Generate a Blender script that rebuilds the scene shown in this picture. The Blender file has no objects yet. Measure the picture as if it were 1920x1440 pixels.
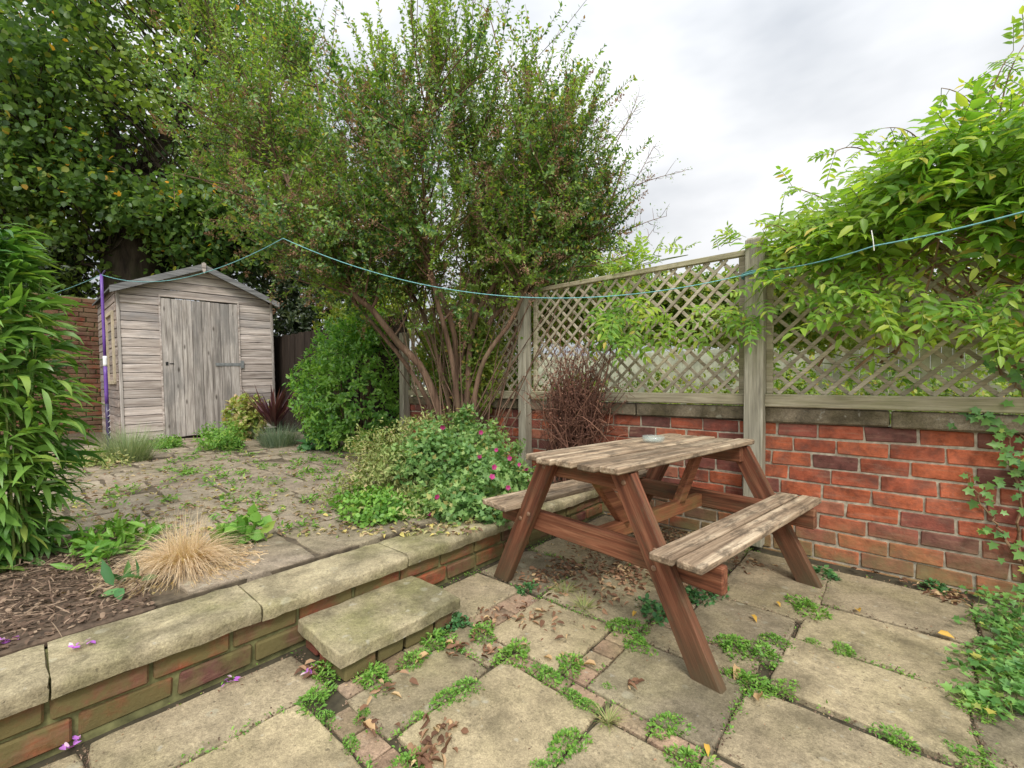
import bpy, math, random
import numpy as np
from mathutils import Matrix, Vector, Euler
SEED = 7
rng = np.random.default_rng(SEED)
random.seed(SEED)
S = bpy.context.scene
C = S.collection
R = math.radians

# ------------------------------------------------------------------ camera frame
FPX, HZ, CAMH = 820.0, 721.0, 1.0
FWD = np.array([-0.661, 0.75, 0.0]); FWD /= np.linalg.norm(FWD)
RGT = np.array([FWD[1], -FWD[0], 0.0])
CAM = np.array([0.0, 0.0, CAMH])
UP = np.array([0.0, 0.0, 1.0])


def W(px, py, d):                    # a point of the photo at a known distance
    return CAM + FWD * d + RGT * ((px - 960) / FPX * d) + UP * (-(py - HZ) / FPX * d)


def G(px, py, z=0.0):                # ... on a level of known height
    return W(px, py, (CAMH - z) * FPX / (py - HZ))


def WY(px, py, y):                   # ... on the plane of the boundary wall
    r = (px - 960) / FPX
    return W(px, py, y / (FWD[1] + r * RGT[1]))


TZ = 0.20                            # height of the upper terrace

# ------------------------------------------------------------------ mesh helpers
class MB:
    def __init__(self):
        self.v, self.f, self.n = [], [], 0

    def add(self, verts, faces):
        verts = np.asarray(verts, float)
        self.v.append(verts)
        self.f.extend([tuple(int(i) + self.n for i in f) for f in faces])
        self.n += len(verts)

    def box(self, c, s, ch=0.003, rot=None, jit=0.0):
        h = np.array(s, float) / 2
        ch = min(ch, min(h) * 0.45)
        V, idx = [], {}
        for sx in (-1, 1):
            for sy in (-1, 1):
                for sz in (-1, 1):
                    sg = (sx, sy, sz)
                    for a in range(3):
                        p = [sg[b] * (h[b] if b == a else h[b] - ch) for b in range(3)]
                        idx[(sg, a)] = len(V); V.append(p)
        F = []
        for a in range(3):
            b, c2 = (a + 1) % 3, (a + 2) % 3
            for s1 in (-1, 1):
                q = []
                for (sb, sc) in ((-1, -1), (1, -1), (1, 1), (-1, 1)):
                    g = [0, 0, 0]; g[a] = s1; g[b] = sb; g[c2] = sc
                    q.append(idx[(tuple(g), a)])
                F.append(q)
            for sa in (-1, 1):
                for sb in (-1, 1):
                    g0 = [0, 0, 0]; g0[a] = sa; g0[b] = sb; g0[c2] = -1
                    g1 = list(g0); g1[c2] = 1
                    F.append([idx[(tuple(g0), a)], idx[(tuple(g1), a)], idx[(tuple(g1), b)], idx[(tuple(g0), b)]])
        for sx in (-1, 1):
            for sy in (-1, 1):
                for sz in (-1, 1):
                    F.append([idx[((sx, sy, sz), k)] for k in range(3)])
        V = np.array(V)
        F2 = []
        for q in F:
            p = V[q]
            nrm = np.cross(p[1] - p[0], p[2] - p[0])
            F2.append(q if np.dot(nrm, p.mean(0)) > 0 else q[::-1])
        if jit:
            for sx in (-1, 1):
                for sy in (-1, 1):
                    for sz in (-1, 1):
                        dlt = rng.normal(0, jit, 3)
                        for k in range(3):
                            V[idx[((sx, sy, sz), k)]] += dlt
        if rot is not None:
            V = V @ np.asarray(rot).T
        self.add(V + np.asarray(c, float), F2)

    def bar(self, p0, p1, w, t, side=None, ch=0.002):
        """a straight bar from p0 to p1, w across `side`, t across the other way"""
        p0, p1 = np.asarray(p0, float), np.asarray(p1, float)
        d = p1 - p0; L = np.linalg.norm(d); d /= L
        s = np.asarray(side if side is not None else UP, float)
        s = s - d * np.dot(s, d); s /= np.linalg.norm(s)
        n = np.cross(d, s)
        self.box((p0 + p1) / 2, (w, t, L), ch, np.stack([s, n, d], 1))

    def tube(self, pts, rad, sides=5, cap=False):
        pts = np.asarray(pts, float); n = len(pts)
        rad = np.broadcast_to(np.asarray(rad, float), (n,))
        tan = np.gradient(pts, axis=0)
        tan /= np.linalg.norm(tan, axis=1)[:, None] + 1e-9
        ref = np.array([0.31, 0.17, 0.93]) if abs(tan[0][2]) < 0.8 else np.array([0.9, 0.3, 0.1])
        a = np.cross(tan, ref); a /= np.linalg.norm(a, axis=1)[:, None] + 1e-9
        b = np.cross(tan, a)
        th = np.arange(sides) * 2 * math.pi / sides
        V = pts[:, None, :] + rad[:, None, None] * (np.cos(th)[None, :, None] * a[:, None, :] + np.sin(th)[None, :, None] * b[:, None, :])
        F = []
        for i in range(n - 1):
            for j in range(sides):
                k = (j + 1) % sides
                F.append((i * sides + j, i * sides + k, (i + 1) * sides + k, (i + 1) * sides + j))
        if cap:
            F.append(tuple(range(sides))[::-1]); F.append(tuple((n - 1) * sides + j for j in range(sides)))
        self.add(V.reshape(-1, 3), F)

    def rings(self, rings, close_bottom=True):
        """stack of closed rings (same count), first ring capped as the top"""
        n = len(rings[0]); F = [tuple(range(n))]
        for i in range(len(rings) - 1):
            for j in range(n):
                k = (j + 1) % n
                F.append((i * n + k, i * n + j, (i + 1) * n + j, (i + 1) * n + k))
        if close_bottom:
            F.append(tuple((len(rings) - 1) * n + j for j in range(n))[::-1])
        self.add(np.concatenate([np.asarray(r, float) for r in rings]), F)

    def slab(self, x0, x1, y0, y1, zt, th, inset=0.008, drop=0.004, jag=0.003, tilt=0.002, rc=0.012, corner=None):
        P = []
        step = 0.05
        cx, cy = (x0 + x1) / 2, (y0 + y1) / 2
        nx, ny = max(2, int((x1 - x0) / step)), max(2, int((y1 - y0) / step))
        for i in range(nx): P.append((x0 + (x1 - x0) * i / nx, y0))
        for i in range(ny): P.append((x1, y0 + (y1 - y0) * i / ny))
        for i in range(nx): P.append((x1 - (x1 - x0) * i / nx, y1))
        for i in range(ny): P.append((x0, y1 - (y1 - y0) * i / ny))
        P = np.array(P)
        n = len(P)
        ph = rng.uniform(0, 6.28, 4)
        t = np.arange(n)
        out = P - np.array([cx, cy]); out /= np.linalg.norm(out, axis=1)[:, None]
        P = P + out * (jag * (np.sin(t * 0.9 + ph[0]) + 0.6 * np.sin(t * 2.1 + ph[1])) + rng.normal(0, jag * 0.4, n))[:, None]
        for c in (0, nx, nx + ny, 2 * nx + ny):
            P[c] -= out[c] * rc * rng.uniform(0.6, 1.8)
        tx, ty = rng.normal(0, tilt, 2)
        zz = lambda Q, off: np.column_stack([Q, zt + off + (Q[:, 0] - cx) * tx * 6 + (Q[:, 1] - cy) * ty * 6])
        inn = P - out * inset
        in2 = P - out * inset * 0.35
        if corner is not None: pass
        self.rings([zz(inn, 0), zz(in2, -drop * 0.35), zz(P, -drop), zz(P + out * 0.001, -th)])

    def build(self, name, mat, parent=None, smooth=False):
        me = bpy.data.meshes.new(name)
        me.from_pydata(np.concatenate(self.v).tolist(), [], self.f)
        if mat is not None: me.materials.append(mat)
        if smooth: me.polygons.foreach_set('use_smooth', [True] * len(me.polygons))
        me.update()
        return link(bpy.data.objects.new(name, me), parent)


def link(o, parent=None):
    C.objects.link(o)
    if parent is not None: o.parent = parent
    return o


def tag(o, label=None, cat=None, group=None, kind=None):
    if label: o['label'] = label
    if cat: o['category'] = cat
    if group: o['group'] = group
    if kind: o['kind'] = kind
    return o


def thing(name, label, cat, loc=(0, 0, 0), group=None, rot=None):
    o = bpy.data.objects.new(name, None); o.empty_display_size = 0.1
    C.objects.link(o); o.location = loc
    if rot is not None: o.rotation_euler = rot
    return tag(o, label, cat, group)


def npmesh(name, V, F, mat, parent=None, smooth=False):
    """big uniform mesh straight from numpy (F all the same size)"""
    V = np.ascontiguousarray(V, np.float32); F = np.ascontiguousarray(F, np.int32)
    me = bpy.data.meshes.new(name)
    k = F.shape[1]
    me.vertices.add(len(V)); me.vertices.foreach_set('co', V.ravel())
    me.loops.add(F.size); me.loops.foreach_set('vertex_index', F.ravel())
    me.polygons.add(len(F))
    me.polygons.foreach_set('loop_start', np.arange(0, F.size, k, dtype=np.int32))
    if smooth: me.polygons.foreach_set('use_smooth', np.ones(len(F), dtype=bool))
    me.materials.append(mat)
    me.update(calc_edges=True); me.validate()
    return link(bpy.data.objects.new(name, me), parent)


# leaf outlines: (along, across, lift)
KITE = (np.array([(0, 0, 0), (.42, -.5, .10), (1, 0, -.04), (.42, .5, .10)]), np.array([(0, 3, 2), (0, 2, 1)]))
OVAL = (np.array([(0, 0, 0), (.22, -.40, .07), (.60, -.44, .05), (1, 0, -.10), (.60, .44, .05), (.22, .40, .07), (.42, 0, -.02)]),
        np.array([(0, 6, 1), (1, 6, 2), (2, 6, 3), (3, 6, 4), (4, 6, 5), (5, 6, 0)]))
LEAFLET = (np.array([(0, 0, 0), (.25, -.42, .05), (.62, -.36, .02), (1, 0, -.18), (.62, .36, .02), (.25, .42, .05), (.3, 0, -.03), (.65, 0, -.06)]),
           np.array([(0, 6, 1), (1, 6, 7), (1, 7, 2), (2, 7, 3), (3, 7, 4), (4, 7, 5), (5, 7, 6), (5, 6, 0)]))
LOBED = (np.array([(0, 0, 0), (-.05, -.42, .04), (.22, -.28, 0), (.45, -.55, .05), (.55, -.25, 0), (1, 0, -.06), (.55, .25, 0), (.45, .55, .05), (.22, .28, 0), (-.05, .42, .04), (.3, 0, -.05)]),
         np.array([(0, 10, 1), (1, 10, 2), (2, 10, 3), (3, 10, 4), (4, 10, 5), (5, 10, 6), (6, 10, 7), (7, 10, 8), (8, 10, 9), (9, 10, 0)]))


def unit(a):
    a = np.asarray(a, float)
    return a / (np.linalg.norm(a, axis=-1, keepdims=True) + 1e-9)


def leaves(P, D, N, L, Wd, tmpl):
    T, F = tmpl
    P = np.asarray(P, float); n = len(P)
    D = unit(D); N = np.asarray(N, float)
    N = unit(N - D * np.sum(N * D, 1, keepdims=True)); Sd = np.cross(D, N)
    L = np.broadcast_to(L, (n,)); Wd = np.broadcast_to(Wd, (n,))
    V = (P[:, None, :] + D[:, None, :] * (T[None, :, 0, None] * L[:, None, None])
         + Sd[:, None, :] * (T[None, :, 1, None] * Wd[:, None, None]) + N[:, None, :] * (T[None, :, 2, None] * L[:, None, None]))
    FF = F[None] + (np.arange(n) * len(T))[:, None, None]
    return V.reshape(-1, 3), FF.reshape(-1, F.shape[1])


def rnd(n, k=3): return rng.normal(0, 1, (n, k))


def inball(n):
    return unit(rnd(n)) * (rng.uniform(0, 1, (n, 1)) ** (1 / 3))


def blades(P, A, E0, E1, L, Wd, K=5, prof=None, twist=0.3):
    """curved strips: heading A, elevation running from E0 to E1 along the length"""
    P = np.asarray(P, float); n = len(P)
    A, E0, E1, L, Wd = (np.broadcast_to(np.asarray(q, float), (n,)) for q in (A, E0, E1, L, Wd))
    t = np.linspace(0, 1, K + 1)
    pos = np.zeros((n, K + 1, 3)); pos[:, 0] = P
    for k in range(K):
        e = E0 + (E1 - E0) * (t[k] + .5 / K)
        d = np.stack([np.cos(A) * np.cos(e), np.sin(A) * np.cos(e), np.sin(e)], 1)
        pos[:, k + 1] = pos[:, k] + d * (L / K)[:, None]
    ro = rng.normal(0, twist, n)
    sd = np.stack([-np.sin(A) * np.cos(ro), np.cos(A) * np.cos(ro), np.sin(ro)], 1)
    w = (np.array([max(1 - q, 0.05) for q in t]) if prof is None else np.array(prof))
    off = sd[:, None, :] * (w[None, :, None] * Wd[:, None, None] * .5)
    V = np.stack([pos - off, pos + off], 2).reshape(n, -1, 3)
    q = np.array([(2 * k, 2 * k + 1, 2 * k + 3, 2 * k + 2) for k in range(K)])
    F = q[None] + (np.arange(n) * 2 * (K + 1))[:, None, None]
    return V.reshape(-1, 3), F.reshape(-1, 4)


def joinvf(parts):
    Vs, Fs, o = [], [], 0
    for V, F in parts:
        Vs.append(V); Fs.append(F + o); o += len(V)
    return np.concatenate(Vs), np.concatenate(Fs)


# ------------------------------------------------------------------ materials
class NT:
    def __init__(self, name):
        self.m = bpy.data.materials.new(name); self.m.use_nodes = True
        self.t = self.m.node_tree; self.N = self.t.nodes; self.L = self.t.links
        self.b = self.N['Principled BSDF']; self.out = self.N['Material Output']
        self.tc = self.N.new('ShaderNodeTexCoord'); self.obj = self.tc.outputs['Object']
        self.geo = self.N.new('ShaderNodeNewGeometry')
        self.isl = self.geo.outputs['Random Per Island']; self.pos = self.geo.outputs['Position']

    def new(self, t): return self.N.new(t)

    def set(self, sock, v):
        if hasattr(v, 'links') or hasattr(v, 'is_output'): self.L.new(v, sock)
        else:
            if sock.type == 'RGBA' and len(v) == 3: v = (*v, 1)
            sock.default_value = v

    def map(self, vec, sc):
        n = self.new('ShaderNodeMapping'); n.inputs['Scale'].default_value = sc
        self.L.new(vec, n.inputs['Vector']); return n.outputs[0]

    def noise(self, sc, detail=4, rough=.55, vec=None, dist=0, islands=False):
        n = self.new('ShaderNodeTexNoise')
        n.inputs['Scale'].default_value = sc; n.inputs['Detail'].default_value = detail
        n.inputs['Roughness'].default_value = rough; n.inputs['Distortion'].default_value = dist
        v = vec if vec is not None else self.pos
        if islands:                   # shift the pattern from piece to piece
            c = self.new('ShaderNodeCombineXYZ'); k = self.math('MULTIPLY', self.isl, 37.0)
            for s in c.inputs: self.L.new(k, s)
            a = self.new('ShaderNodeVectorMath'); a.operation = 'ADD'
            self.L.new(v, a.inputs[0]); self.L.new(c.outputs[0], a.inputs[1]); v = a.outputs[0]
        self.L.new(v, n.inputs['Vector'])
        return n.outputs['Fac']

    def math(self, op, a, b=0.0, clamp=False):
        n = self.new('ShaderNodeMath'); n.operation = op; n.use_clamp = clamp
        self.set(n.inputs[0], a); self.set(n.inputs[1], b); return n.outputs[0]

    def ramp(self, fac, stops, interp='LINEAR'):
        n = self.new('ShaderNodeValToRGB'); r = n.color_ramp; r.interpolation = interp
        while len(r.elements) < len(stops): r.elements.new(0.5)
        for e, (p, c) in zip(r.elements, stops):
            e.position = p; e.color = (*c, 1) if hasattr(c, '__len__') else (c, c, c, 1)
        self.L.new(fac, n.inputs[0]); return n.outputs[0]

    def mix(self, fac, a, b, mode='MIX'):
        n = self.new('ShaderNodeMix'); n.data_type = 'RGBA'; n.blend_type = mode
        self.set(n.inputs['Factor'], fac); self.set(n.inputs[6], a); self.set(n.inputs[7], b)
        return n.outputs[2]

    def bump(self, h, st=.3, dist=.01):
        n = self.new('ShaderNodeBump'); n.inputs['Strength'].default_value = st; n.inputs['Distance'].default_value = dist
        self.L.new(h, n.inputs['Height']); self.L.new(n.outputs[0], self.b.inputs['Normal'])

    def done(self, col, rough=.85, spec=.3):
        self.set(self.b.inputs['Base Color'], col); self.set(self.b.inputs['Roughness'], rough)
        self.b.inputs['Specular IOR Level'].default_value = spec
        return self.m


def leafmat(name, stops, trans=.3, rough=.45, clump=.8, clumpcol=None, camt=0.5, spec=.35):
    """stops: colours over the per-leaf random; clumpcol: new growth colour in drifts"""
    n = NT(name)
    col = n.ramp(n.isl, stops)
    if clumpcol is not None:
        f = n.ramp(n.noise(clump, 2), [(.45, 0), (.68, 1)])
        col = n.mix(n.math('MULTIPLY', f, camt), col, clumpcol)
    n.done(col, rough, spec)
    tr = n.new('ShaderNodeBsdfTranslucent')
    br = n.mix(1.0, col, (1.5, 1.5, .7), 'MULTIPLY')
    n.L.new(br, tr.inputs[0])
    ms = n.new('ShaderNodeMixShader'); ms.inputs[0].default_value = trans
    n.L.new(n.b.outputs[0], ms.inputs[1]); n.L.new(tr.outputs[0], ms.inputs[2])
    n.L.new(ms.outputs[0], n.out.inputs['Surface'])
    return n.m


def stone(name, cols, algae=(.13, .15, .05), al=.6, tint=.5, sc=1.0):
    n = NT(name)
    a = n.noise(3.2 * sc, 6, .65, islands=True)
    base = n.ramp(a, [(.3, cols[0]), (.5, cols[1]), (.7, cols[2])])
    base = n.mix(tint, base, n.ramp(n.isl, [(0, cols[3]), (.5, cols[1]), (1, cols[4])]))
    g = n.ramp(n.noise(1.7 * sc, 5, .6), [(.44, 0), (.66, 1)])
    base = n.mix(n.math('MULTIPLY', g, al), base, algae)
    fine = n.noise(90, 5, .75)
    base = n.mix(.6, base, n.ramp(fine, [(.32, .5), (.5, 1.0), (.68, 1.42)]), 'MULTIPLY')
    grit = n.noise(260, 2, .6)
    base = n.mix(.5, base, n.ramp(grit, [(.32, .6), (.5, 1.0), (.68, 1.35)]), 'MULTIPLY')
    dk = n.ramp(n.noise(5.5 * sc, 6, .75, islands=True), [(.50, 0), (.70, 1)])
    base = n.mix(n.math('MULTIPLY', dk, .55), base, (.15, .12, .075))
    mid = n.noise(14, 6, .7)
    base = n.mix(.7, base, n.ramp(mid, [(.3, .55), (.5, 1.0), (.72, 1.35)]), 'MULTIPLY')
    big = n.ramp(n.noise(2.6 * sc, 4, .6, dist=.8, islands=True), [(.36, .62), (.5, 1.0), (.64, 1.18)])
    base = n.mix(.8, base, big, 'MULTIPLY')
    vo = n.new('ShaderNodeTexVoronoi'); vo.inputs['Scale'].default_value = 11.0; n.L.new(n.pos, vo.inputs['Vector'])
    wob = n.math('ADD', vo.outputs['Distance'], n.math('MULTIPLY', n.noise(60, 3, .6), .25))
    lich = n.math('MULTIPLY', n.ramp(wob, [(.30, 1), (.36, 0)]), n.ramp(n.noise(4, 2, .5), [(.50, 0), (.60, 1)]))
    base = n.mix(n.math('MULTIPLY', lich, .38), base, (.40, .385, .29))
    sp = n.ramp(n.noise(42, 3, .6, islands=True), [(.66, 0), (.72, 1)])
    base = n.mix(n.math('MULTIPLY', sp, .6), base, (.06, .05, .035))
    pit = n.ramp(n.noise(24, 2, .5), [(.68, 0), (.74, 1)])
    base = n.mix(n.math('MULTIPLY', pit, .4), base, (.42, .40, .33))
    h = n.math('ADD', n.math('MULTIPLY', fine, .35), mid)
    n.bump(h, .75, .012)
    return n.done(base, .92, .2)


def brick(name, bright=1.0, moss=.0, mosscol=(.11, .12, .035), lowmoss=0.0):
    n = NT(name)
    b = bright
    col = n.ramp(n.isl, [(0, (.24 * b, .080 * b, .060 * b)), (.16, (.40 * b, .105 * b, .055 * b)), (.40, (.50 * b, .135 * b, .065 * b)),
                         (.52, (.30 * b, .090 * b, .062 * b)), (.68, (.46 * b, .125 * b, .058 * b)), (.80, (.19 * b, .075 * b, .060 * b)), (.93, (.40 * b, .15 * b, .09 * b))], 'CONSTANT')
    v = n.noise(16, 6, .7, islands=True)
    col = n.mix(.9, col, n.ramp(v, [(.3, .42), (.5, 1.0), (.72, 1.45)]), 'MULTIPLY')
    grime = n.ramp(n.noise(2.2, 6, .7), [(.40, .55), (.58, 1.05)])
    col = n.mix(.7, col, grime, 'MULTIPLY')
    blotch = n.ramp(n.noise(9, 5, .7, islands=True), [(.46, 0), (.66, 1)])
    col = n.mix(n.math('MULTIPLY', blotch, .7), col, (.13, .065, .05))
    smear = n.ramp(n.noise(1.0, 4, .65, vec=n.map(n.pos, (5, 5, 45))), [(.52, 0), (.72, 1)])
    col = n.mix(n.math('MULTIPLY', smear, .5), col, (.34, .20, .135))
    lime = n.ramp(n.noise(30, 5, .8), [(.62, 0), (.75, 1)])
    col = n.mix(n.math('MULTIPLY', lime, .45), col, (.36, .31, .25))
    if moss:
        g = n.ramp(n.noise(6, 5, .65), [(.36, 0), (.56, 1)])
        col = n.mix(n.math('MULTIPLY', g, moss), col, mosscol)
    if lowmoss:
        sx = n.new('ShaderNodeSeparateXYZ'); n.L.new(n.pos, sx.inputs[0])
        lo = n.new('ShaderNodeMapRange'); lo.inputs[1].default_value = .28; lo.inputs[2].default_value = .02
        n.L.new(sx.outputs[2], lo.inputs[0])
        g = n.ramp(n.noise(5, 5, .65), [(.30, 0), (.6, 1)])
        col = n.mix(n.math('MULTIPLY', n.math('MULTIPLY', g, lo.outputs[0]), lowmoss), col, (.22, .19, .085))
    n.bump(n.math('ADD', n.noise(60, 5, .7), v), .55, .006)
    return n.done(col, .9, .2)


def wood(name, cols, axis=2, stain=None, st_lo=.5, st_hi=.7, st_amt=.7, rough=.8, ss=3.0, knots=0.0, grain=1.0, sp=.25, foot=None):
    n = NT(name)
    sc = [34 * grain] * 3; sc[axis] = 1.6
    v = n.map(n.obj, sc)
    g = n.noise(1.0, 6, .65, vec=v, dist=.6, islands=True)
    col = n.ramp(g, [(.32, cols[0]), (.5, cols[1]), (.68, cols[2])])
    col = n.mix(.7, col, n.ramp(n.isl, [(0, .62), (.5, 1.0), (1, 1.25)]), 'MULTIPLY')
    sc2 = [130] * 3; sc2[axis] = 5
    f = n.noise(1.0, 3, .6, vec=n.map(n.obj, sc2), islands=True)
    col = n.mix(.6, col, n.ramp(f, [(.3, .5), (.5, 1.0), (.7, 1.3)]), 'MULTIPLY')
    if stain is not None:
        sv = [1.0] * 3; sv[axis] = .35
        q = n.ramp(n.noise(ss, 6, .75, vec=n.map(n.obj, sv)), [(st_lo, 0), (st_hi, 1)])
        col = n.mix(n.math('MULTIPLY', q, st_amt), col, stain)
    if knots:
        vn = n.new('ShaderNodeTexVoronoi'); vn.inputs['Scale'].default_value = 1.0
        sc3 = [7.5] * 3; sc3[axis] = 2.6
        n.L.new(n.map(n.obj, sc3), vn.inputs['Vector'])
        k = n.ramp(vn.outputs['Distance'], [(.05, 1), (.13, 0)])
        col = n.mix(n.math('MULTIPLY', k, knots), col, (.045, .032, .025))
    if foot is not None:              # damp, algae-stained feet
        sx = n.new('ShaderNodeSeparateXYZ'); n.L.new(n.pos, sx.inputs[0])
        mr = n.new('ShaderNodeMapRange'); mr.inputs[1].default_value = .30; mr.inputs[2].default_value = .0
        n.L.new(sx.outputs[2], mr.inputs[0])
        q = n.math('MULTIPLY', mr.outputs[0], n.math('ADD', n.noise(9, 4, .65), .25), True)
        col = n.mix(q, col, foot)
    n.bump(n.math('ADD', f, g), .5, .004)
    return n.done(col, rough, sp)


def plain(name, c, rough=.6, var=.25, sc=12, spec=.3, metal=0):
    n = NT(name)
    q = n.noise(sc, 4, .6)
    col = n.mix(1.0, c, n.ramp(q, [(.3, 1 - var), (.7, 1 + var)]), 'MULTIPLY')
    n.b.inputs['Metallic'].default_value = metal
    return n.done(col, rough, spec)


M = {}
M['paving'] = stone('paving_stone', [(.225, .178, .115), (.31, .252, .163), (.385, .322, .213), (.205, .173, .122), (.37, .303, .182)], (.188, .168, .078), .55, .75)
M['paver'] = stone('paving_brick', [(.26, .165, .115), (.34, .24, .165), (.40, .31, .22), (.30, .17, .125), (.37, .29, .19)], (.20, .20, .08), .45, .6)
M['terrace'] = stone('terrace_stone', [(.225, .175, .125), (.30, .245, .178), (.385, .32, .24), (.235, .185, .14), (.33, .28, .205)], (.18, .16, .085), .45, .55, .8)
M['coping'] = stone('coping_stone', [(.25, .208, .128), (.335, .283, .178), (.42, .362, .24), (.285, .238, .15), (.365, .312, .198)], (.15, .143, .058), .8, .3, 1.6)
M['concrete'] = stone('weathered_concrete', [(.12, .10, .068), (.19, .155, .105), (.30, .25, .18), (.14, .11, .075), (.24, .20, .14)], (.085, .07, .035), .85, .3, 2.5)
M['brick'] = brick('red_brick', .95, lowmoss=.9)
M['mossbrick'] = brick("mossy_brick", .62, .92, (.125, .108, .042))
M['oldbrick'] = brick('old_garden_brick', .42, .8, (.15, .10, .06))
M['mortar'] = plain('mortar', (.37, .32, .24), .95, .4, 40)
M['mossmortar'] = plain('mossy_mortar', (.15, .145, .06), .95, .45, 25)
M['soil'] = plain('soil', (.10, .070, .048), .95, .5, 30)
M['earth'] = plain('joint_soil', (.055, .046, .028), .95, .4, 25)
M['terrearth'] = plain('terrace_soil', (.10, .078, .052), .95, .5, 25)
M['farground'] = plain('rough_ground', (.33, .31, .19), .95, .35, 2.5)
M['tabletop'] = wood('weathered_table_boards', [(.11, .072, .045), (.27, .195, .128), (.46, .37, .26)], 1, (.07, .052, .036), .48, .62, .75, .9, 22)
M['redwood'] = wood('red_stained_wood', [(.066, .024, .013), (.150, .052, .027), (.25, .105, .058)], 2, (.10, .085, .045), .48, .64, .75, .75, 6, .55, 1.2, .25, (.085, .065, .035))
M['redbeam'] = wood('red_stained_beam', [(.080, .029, .015), (.172, .062, .032), (.29, .13, .07)], 0, (.09, .072, .04), .48, .66, .65, .75, 6, .6, 1.2, .22)
M['redlong'] = wood('red_stained_stretcher', [(.13, .045, .02), (.22, .08, .038), (.30, .13, .06)], 1, (.18, .15, .055), .44, .6, .8, .7, 3)
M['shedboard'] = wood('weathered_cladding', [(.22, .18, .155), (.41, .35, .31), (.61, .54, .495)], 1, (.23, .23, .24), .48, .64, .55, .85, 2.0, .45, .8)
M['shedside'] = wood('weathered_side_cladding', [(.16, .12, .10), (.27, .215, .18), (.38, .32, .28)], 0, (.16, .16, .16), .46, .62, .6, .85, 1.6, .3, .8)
M['sheddoor'] = wood('weathered_door_boards', [(.15, .13, .115), (.335, .30, .27), (.50, .455, .42)], 2, (.17, .165, .16), .5, .64, .55, .85, 2.6, .8, .8)
M['greywood'] = wood('grey_painted_timber', [(.10, .10, .10), (.17, .17, .17), (.26, .255, .25)], 1, None, rough=.85)
M['palefence'] = plain('pale_grey_boards', (.36, .37, .28), .9, .4, 3)
M['post'] = wood('grey_post_timber', [(.20, .18, .135), (.32, .295, .225), (.42, .39, .31)], 2, (.20, .215, .10), .5, .7, .55, .85, 2.2, .25, .7)
M['lattice'] = wood('trellis_timber', [(.27, .22, .155), (.40, .345, .255), (.50, .44, .34)], 0, (.22, .22, .12), .5, .7, .4, .85, 2, 0, .2)
M['rail'] = wood('trellis_rail_timber', [(.23, .195, .13), (.35, .305, .215), (.46, .41, .30)], 0, (.20, .205, .09), .46, .65, .6, .85, 3, .2, .7)
M['darkfence'] = wood('dark_fence_boards', [(.025, .018, .014), (.045, .032, .024), (.075, .055, .042)], 2, None, rough=.9)
M['felt'] = plain('roofing_felt', (.10, .105, .10), .95, .3, 20)
M['metal'] = plain('galvanised_metal', (.22, .23, .23), .6, .25, 30, .4, .4)
M['bolt'] = plain('bolt_metal', (.22, .13, .08), .6, .3, 60, .4, .3)
M['black'] = plain('dark_iron', (.02, .02, .02), .6, .2)
M['purple'] = plain('purple_pole_coat', (.115, .042, .26), .4, .15, 10, .5)
M['darkpurple'] = plain('dark_pole_coat', (.035, .02, .075), .4, .2, 10, .5)
M['white'] = plain('white_plastic', (.75, .74, .74), .5, .1)
M['cord'] = plain('teal_cord', (.16, .37, .38), .7, .35, 80)
M['string'] = plain('pale_string', (.70, .70, .62), .8, .2)
M['windowframe'] = plain('pale_window_timber', (.40, .34, .24), .8, .25, 8)
M['bark'] = wood('brown_bark', [(.075, .045, .030), (.165, .10, .066), (.25, .165, .115)], 2, (.15, .14, .07), .5, .7, .5, .9, 5, 0, .5)
M['darkbark'] = wood('dark_bark', [(.022, .017, .013), (.05, .037, .028), (.085, .066, .05)], 2, (.05, .06, .02), .5, .7, .6, .95, 2.5, 0, .3)
M['stem'] = plain('green_stem', (.16, .20, .055), .7, .3, 30)
M['brownstem'] = plain('dry_stem', (.22, .135, .075), .85, .4, 30)

M['privet'] = leafmat('small_shrub_leaf', [(0, (.036, .095, .03)), (.38, (.09, .19, .046)), (.72, (.17, .30, .068)), (.93, (.32, .43, .095)), (.97, (.42, .32, .06)), (1, (.24, .13, .07))], .42, .30, 1.3, (.30, .42, .075), .6, .5)
M['seed'] = leafmat('brown_seedhead', [(0, (.15, .080, .052)), (.6, (.25, .145, .092)), (1, (.36, .22, .14))], .2, .9)
M['lime'] = leafmat('broad_tree_leaf', [(0, (.042, .092, .026)), (.5, (.085, .165, .042)), (.93, (.145, .235, .055)), (.985, (.34, .34, .07)), (.9975, (.70, .33, .03)), (1, (.70, .33, .03))], .45, .42, .45, (.22, .30, .05), .6)
M['choisya'] = leafmat('round_bush_leaf', [(0, (.075, .19, .04)), (.5, (.145, .33, .06)), (.85, (.24, .45, .085)), (1, (.34, .52, .10))], .42, .33, 2.2, (.34, .54, .10), .55, .5)
M['bamboo'] = leafmat('lance_leaf', [(0, (.045, .13, .03)), (.5, (.090, .225, .045)), (.85, (.16, .32, .06)), (1, (.38, .46, .10))], .36, .36, 2, (.27, .42, .08), .45, .45)
M['wisteria'] = leafmat('climber_leaflet', [(0, (.10, .235, .03)), (.5, (.18, .35, .045)), (.8, (.28, .44, .06)), (.97, (.44, .50, .08)), (1, (.55, .40, .09))], .48, .42, 2.2, (.38, .50, .065), .5)
M['geranium'] = leafmat('geranium_leaf', [(0, (.09, .19, .055)), (.5, (.155, .30, .09)), (.9, (.27, .41, .14)), (1, (.42, .34, .12))], .35, .5, 3, (.31, .42, .13), .45)
M['paleweed'] = leafmat('pale_weed_leaf', [(0, (.17, .21, .07)), (.5, (.28, .32, .11)), (.85, (.40, .38, .17)), (1, (.46, .33, .18))], .3, .6, 4, (.24, .36, .09), .5)
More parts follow.
